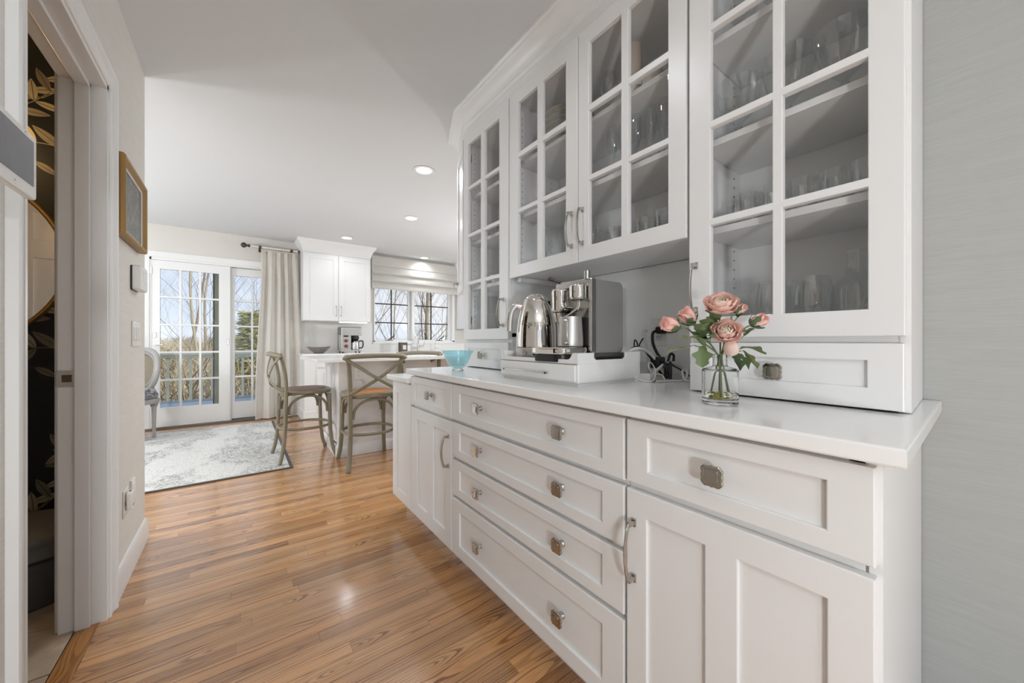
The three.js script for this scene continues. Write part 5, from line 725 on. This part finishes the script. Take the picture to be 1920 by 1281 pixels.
function hanging(name, label, x, n, y, k) {
  const t = thing(name, label, 'lamp', [x, 0, -n]);
  part('canopy', [lathe([[0, H], [0.06, H], [0.055, H - 0.02], [0, H - 0.03]], 28)], M.nickel, t); part('stem', [cyl(0.006, 0.006, H - y - 0.1, 0, (H + y + 0.1) / 2 - 0.01, 0, 12)], M.nickel, t);
  part('globe', [sph(0.11, 0, y, 0, 1, 32, 20)], std([1, 1, 1], 0.5, { emissive: new THREE.Color(0xfff3e2), emissiveIntensity: 2 }), t);
  const l = new THREE.PointLight(LAMPCOL, LAMPS * k); l.position.set(x, y, -n); l.castShadow = true; l.shadow.radius = 5; scene.add(l);
}
function floorLamp(label, x, n, y, k) {
  const t = thing('floor_lamp', label, 'lamp', [x, 0, -n]);
  part('base', [lathe([[0, 0], [0.12, 0], [0.12, 0.012], [0.02, 0.03], [0, 0.03]], 32)], M.nickel, t); part('pole', [cyl(0.008, 0.008, y - 0.12, 0, (y - 0.12) / 2 + 0.02, 0, 12)], M.nickel, t); part('globe', [sph(0.11, 0, y, 0, 1, 32, 20)], std([1, 1, 1], 0.5, { emissive: new THREE.Color(0xfff3e2), emissiveIntensity: 2 }), t);
  const l = new THREE.PointLight(LAMPCOL, LAMPS * k); l.position.set(x, y, -n); l.castShadow = true; l.shadow.radius = 5; scene.add(l);
}
hanging('globe_pendant', 'white globe pendant in the entrance hall behind the camera', -0.15, -1.75, 1.95, 0.33); floorLamp('low globe floor lamp in the hall behind the camera', -0.3, -1.1, 0.8, 0.42); floorLamp('low globe floor lamp in the corner of the dining room', -1.25, 3.15, 1.1, 0.2); hanging('globe_pendant', 'white globe pendant over the dining table', -2.3, 4.6, 1.8, 0.85); hanging('globe_pendant', 'white globe pendant over the far end of the kitchen island', 3.3, 3.7, 1.45, 0.5);

// ------------------------------------------------------------------ outside: deck, trees, woods, hills
{
  const green = std([0.62, 0.62, 0.47], 0.6), deckM = std([0.30, 0.38, 0.48], 0.6), dark = std([0.035, 0.04, 0.035], 0.6), olive = std([0.24, 0.26, 0.19], 0.6);
  const t = thing('deck', 'blue-grey painted timber deck outside the patio doors', 'deck', [0, -0.04, 0]);
  for (let k = 0; k < 19; k++) part('board', [bn(-5, 1.6, -0.04, 0, 6.4 + 0.142 * k, 6.4 + 0.142 * k + 0.135, 0.003)], deckM, t);
  part('joist', [bn(-5, 1.6, -0.2, -0.04, 6.42, 6.46), bn(-5, 1.6, -0.2, -0.04, 9.0, 9.05), bn(-4.95, -4.85, -4, -0.04, 8.95, 9.05), bn(-1.6, -1.5, -4, -0.04, 8.95, 9.05), bn(1.5, 1.6, -4, -0.04, 8.95, 9.05)], green, t);
  const r = thing('deck_railing', 'grey-green painted deck railing with square balusters', 'railing', [0, -0.04, -9.0]);
  part('top_rail', [box2(-5, 1.6, 0.86, 0.9, -0.05, 0.07, 0.004), box2(-5, 1.6, 0.80, 0.86, -0.02, 0.02)], green, r); part('bottom_rail', [box2(-5, 1.6, 0.0, 0.035, -0.03, 0.03)], deckM, r);
  for (let k = 0; k < 42; k++) part('baluster', [bx(0.04, 0.82, 0.04, -4.9 + k * 0.155, 0.4, 0)], green, r);
  const p = thing('porch_post', 'dark olive square post on the deck just outside the glass door', 'post', [-0.245, -0.04, -6.75]);
  part('post', [box2(-0.035, 0.05, 0, 3.2, -0.05, 0.05, 0.003)], olive, p); part('edge_strip', [box2(-0.05, -0.035, 0, 3.2, -0.05, 0.055)], dark, p);
  // ground and far hills
  const gp = [], gi = [], GX = 60, GN = 50; const gh = (x, n) => -4.2 + 0.6 * vn(x / 9 + 40, n / 9 + 40, 256, 256, 2) - 2.2 * smooth(9, 34, n) + 5.4 * smooth(45, 120, n) * (0.75 + 0.5 * vn(x / 34 + 60, n / 60 + 9, 256, 256, 3));
  for (let j = 0; j <= GN; j++) for (let i = 0; i <= GX; i++) { const n = 6.6 + 150 * Math.pow(j / GN, 1.8), x = lerp(-1, 1, i / GX) * (20 + n * 1.6) + 0.4 * n; gp.push(x, gh(x, n), -n); }
  for (let j = 0; j < GN; j++) for (let i = 0; i < GX; i++) { const a = j * (GX + 1) + i; gi.push(a, a + 1, a + GX + 1, a + 1, a + GX + 2, a + GX + 1); }
  const gg = new THREE.BufferGeometry(); gg.setAttribute('position', new THREE.Float32BufferAttribute(gp, 3)); gg.setIndex(gi); gg.computeVertexNormals();
  struct('hill', uvm(gg, 1 / 6), std([1, 0.95, 0.85], 0.95, { map: tex(256, 256, (i, j) => { const v = vn(i / 12, j / 12, 21, 21, 2), w = vn(i / 3, j / 3, 85, 85, 4); return [120 + 80 * v * w + 20 * w, 102 + 66 * v * w + 18 * w, 66 + 46 * v * w]; }) }));
  // bare trees
  const bark = [[0.33, 0.29, 0.21], [0.20, 0.175, 0.14], [0.36, 0.32, 0.23], [0.13, 0.115, 0.10]].map((c) => std(c, 0.9));
  function branchy(pos, dir, len, r0, depth, out, r, lean, spread) {
    const pts = [pos]; let p = pos.clone(), d = dir.clone(); const n = depth === 0 ? 7 : 4;
    for (let i = 0; i < n; i++) { d.add(V((r() - 0.5) * 0.28 + lean * 0.02, 0.05 + (r() - 0.5) * 0.14, (r() - 0.5) * 0.28)).normalize(); p = p.clone().addScaledVector(d, len / n); pts.push(p); }
    out.push(tube(pts, (t) => r0 * (1 - 0.72 * t), { n: n * 2, m: depth < 1 ? 8 : depth < 2 ? 5 : 3 }));
    if (depth >= 3) return;
    const kids = depth === 0 ? 13 : depth === 1 ? 7 : 5;
    for (let k = 0; k < kids; k++) { const f = depth === 0 ? 0.25 + 0.72 * (k / kids) : 0.2 + 0.75 * r(), q = f * n, i = Math.min(n - 1, Math.floor(q)), at = pts[i].clone().lerp(pts[i + 1], q - i), a = r() * 6.283, side = V(Math.cos(a), 0.35 + 0.5 * r(), Math.sin(a)); const dd = d.clone().multiplyScalar(0.5).addScaledVector(side, spread).normalize(); branchy(at, dd, len * (depth === 0 ? 0.5 - 0.18 * f : 0.55), r0 * (1 - 0.72 * f) * (depth === 0 ? 0.2 : 0.46), depth + 1, out, r, lean, spread); }
  }
  function tree(label, x, n, h, r0, seed, m, lean = 0, spread = 0.8, y0) {
    const o = thing('bare_tree', label, 'tree', [x, y0 ?? gh(x, n) - 0.1, -n]), r = rng(seed), out = []; branchy(V(0, 0, 0), V(lean, 1, 0).normalize(), h, r0, 0, out, r, lean, spread);
    part('trunk', [out[0]], bark[m], o); part('branch', out.slice(1), m === 2 ? bark[1] : bark[3], o);
  }
  tree('pale bare tree leaning left, seen through the middle panes of the glass door', -0.55, 16, 11, 0.065, 3, 2, -0.09, 0.75);
  tree('grey bare tree behind the right column of panes of the glass door', -0.95, 18, 11, 0.075, 8, 0, 0.02, 0.6);
  tree('dark bare tree whose twigs fan across the left column of door panes', -1.9, 13.5, 8.5, 0.065, 14, 3, -0.35, 0.8);
  tree('slim grey bare tree behind the sliding door panes', 0.35, 17, 11, 0.06, 19, 1, 0.05, 0.8);
  tree('large pale bare tree at the edge of the kitchen window by the wall cabinet', 3.55, 12, 10, 0.13, 27, 2, 0.02, 0.9);
  tree('tan bare tree behind the faucet in the kitchen window', 6.0, 14, 11, 0.15, 31, 2, 0.07, 0.7);
  tree('thin dark bare tree in the middle of the kitchen window', 4.6, 13, 9, 0.05, 36, 1, 0.16, 0.8);
  tree('thin grey bare tree at the hutch side of the kitchen window', 7.4, 16, 10, 0.06, 41, 0, -0.06, 0.8);
  tree('faint grey bare tree farther down the slope beyond the door', -2.6, 24, 13, 0.1, 47, 1, 0.05, 0.8);
  tree('faint grey bare tree farther down the slope beyond the window', 8.2, 24, 13, 0.08, 52, 0, 0.04, 0.8);
  tree('dark bare tree far left of the deck', -6.2, 15, 11, 0.13, 57, 3, 0.1, 0.8);
  { // evergreen seen through the slider
    const e = thing('evergreen_tree', 'yellow-green evergreen tree seen through the sliding door', 'tree', [0.25, gh(0.25, 13) - 0.1, -13.2]), r = rng(61), out = []; part('trunk', [cyl(0.12, 0.03, 6.3, 0, 3.1, 0, 8)], bark[1], e);
    for (let k = 0; k < 260; k++) { const f = k / 260, y = 0.4 + 5.9 * f, L = (1.0 - 0.86 * f) * (0.7 + 0.5 * r()), a = k * 2.4; const dx = Math.cos(a), dz = Math.sin(a); out.push(tube([[0, y, 0], [dx * L * 0.5, y + 0.05, dz * L * 0.5], [dx * L, y - 0.12 * L, dz * L]], 0.012, { n: 4, m: 3 })); for (let q = 0; q < 12; q++) { const u = 0.25 + 0.75 * r(), b = a + (r() < 0.5 ? 0.8 : -0.8) * (0.5 + r()), l = 0.16 + 0.12 * r(), px = dx * L * u, pz = dz * L * u, py = y + 0.04 - 0.12 * L * u * u; out.push(new THREE.ConeGeometry(0.028, l, 4).rotateZ(-PI / 2).translate(l / 2, 0, 0).rotateZ((r() - 0.4) * 0.7).rotateY(-b).translate(px, py, pz)); } }
    part('needles', out, std([0.30, 0.31, 0.12], 0.85), e).userData.kind = 'stuff';
  }
  // leafless brush on the slope
  const tw = [], r2 = rng(71); for (let k = 0; k < 26; k++) { const a = r2() * 6.28, s = 0.25 + 0.5 * r2(), h = 1.2 + 1.5 * r2(); tw.push(tube([[0, 0, 0], [Math.cos(a) * s * 0.3, h * 0.45, Math.sin(a) * s * 0.3], [Math.cos(a) * s + 0.3 * (r2() - 0.5), h, Math.sin(a) * s]], (t) => 0.022 * (1 - 0.8 * t), { n: 4, m: 3 })); for (let q = 0; q < 3; q++) { const f = 0.3 + 0.6 * r2(), b = r2() * 6.28; tw.push(tube([[Math.cos(a) * s * f, h * f, Math.sin(a) * s * f], [Math.cos(a) * s * f + Math.cos(b) * 0.3, h * f + 0.25, Math.sin(a) * s * f + Math.sin(b) * 0.3], [Math.cos(a) * s * f + Math.cos(b) * 0.5, h * f + 0.45, Math.sin(a) * s * f + Math.sin(b) * 0.5]], (t) => 0.01 * (1 - 0.7 * t), { n: 3, m: 3 })); } }
  const N = 3600, im = new THREE.InstancedMesh(join(tw), std([1, 1, 1], 0.9), N), mm = new THREE.Matrix4(), cc = new THREE.Color(); im.name = 'brush'; im.userData.kind = 'stuff'; tag(im, 'leafless tan brush and saplings covering the slope below the deck', 'brush');
  for (let k = 0; k < N; k++) { const n = 10.5 + 100 * Math.pow(r2(), 1.9), x = 0.35 * n + (r2() - 0.5) * (10 + n * 1.3), top = Math.max(-1.2 + 2.6 * r2() + 0.012 * n, gh(x, n) + 1.5 + 2 * r2()), s = 0.8 + 0.9 * r2() + 0.025 * n; mm.compose(V(x, gh(x, n) - 0.1, -n), new THREE.Quaternion().setFromAxisAngle(V(0, 1, 0), r2() * 6.28), V(s, Math.max(0.4, (top - gh(x, n)) / 2.75), s)); im.setMatrixAt(k, mm); const c = r2(); cc.setRGB(lerp(0.14, 0.60, c), lerp(0.115, 0.53, c), lerp(0.085, 0.36, c)); im.setColorAt(k, cc); }
  im.castShadow = im.receiveShadow = true; scene.add(im);
}
renderer.render(scene, camera);
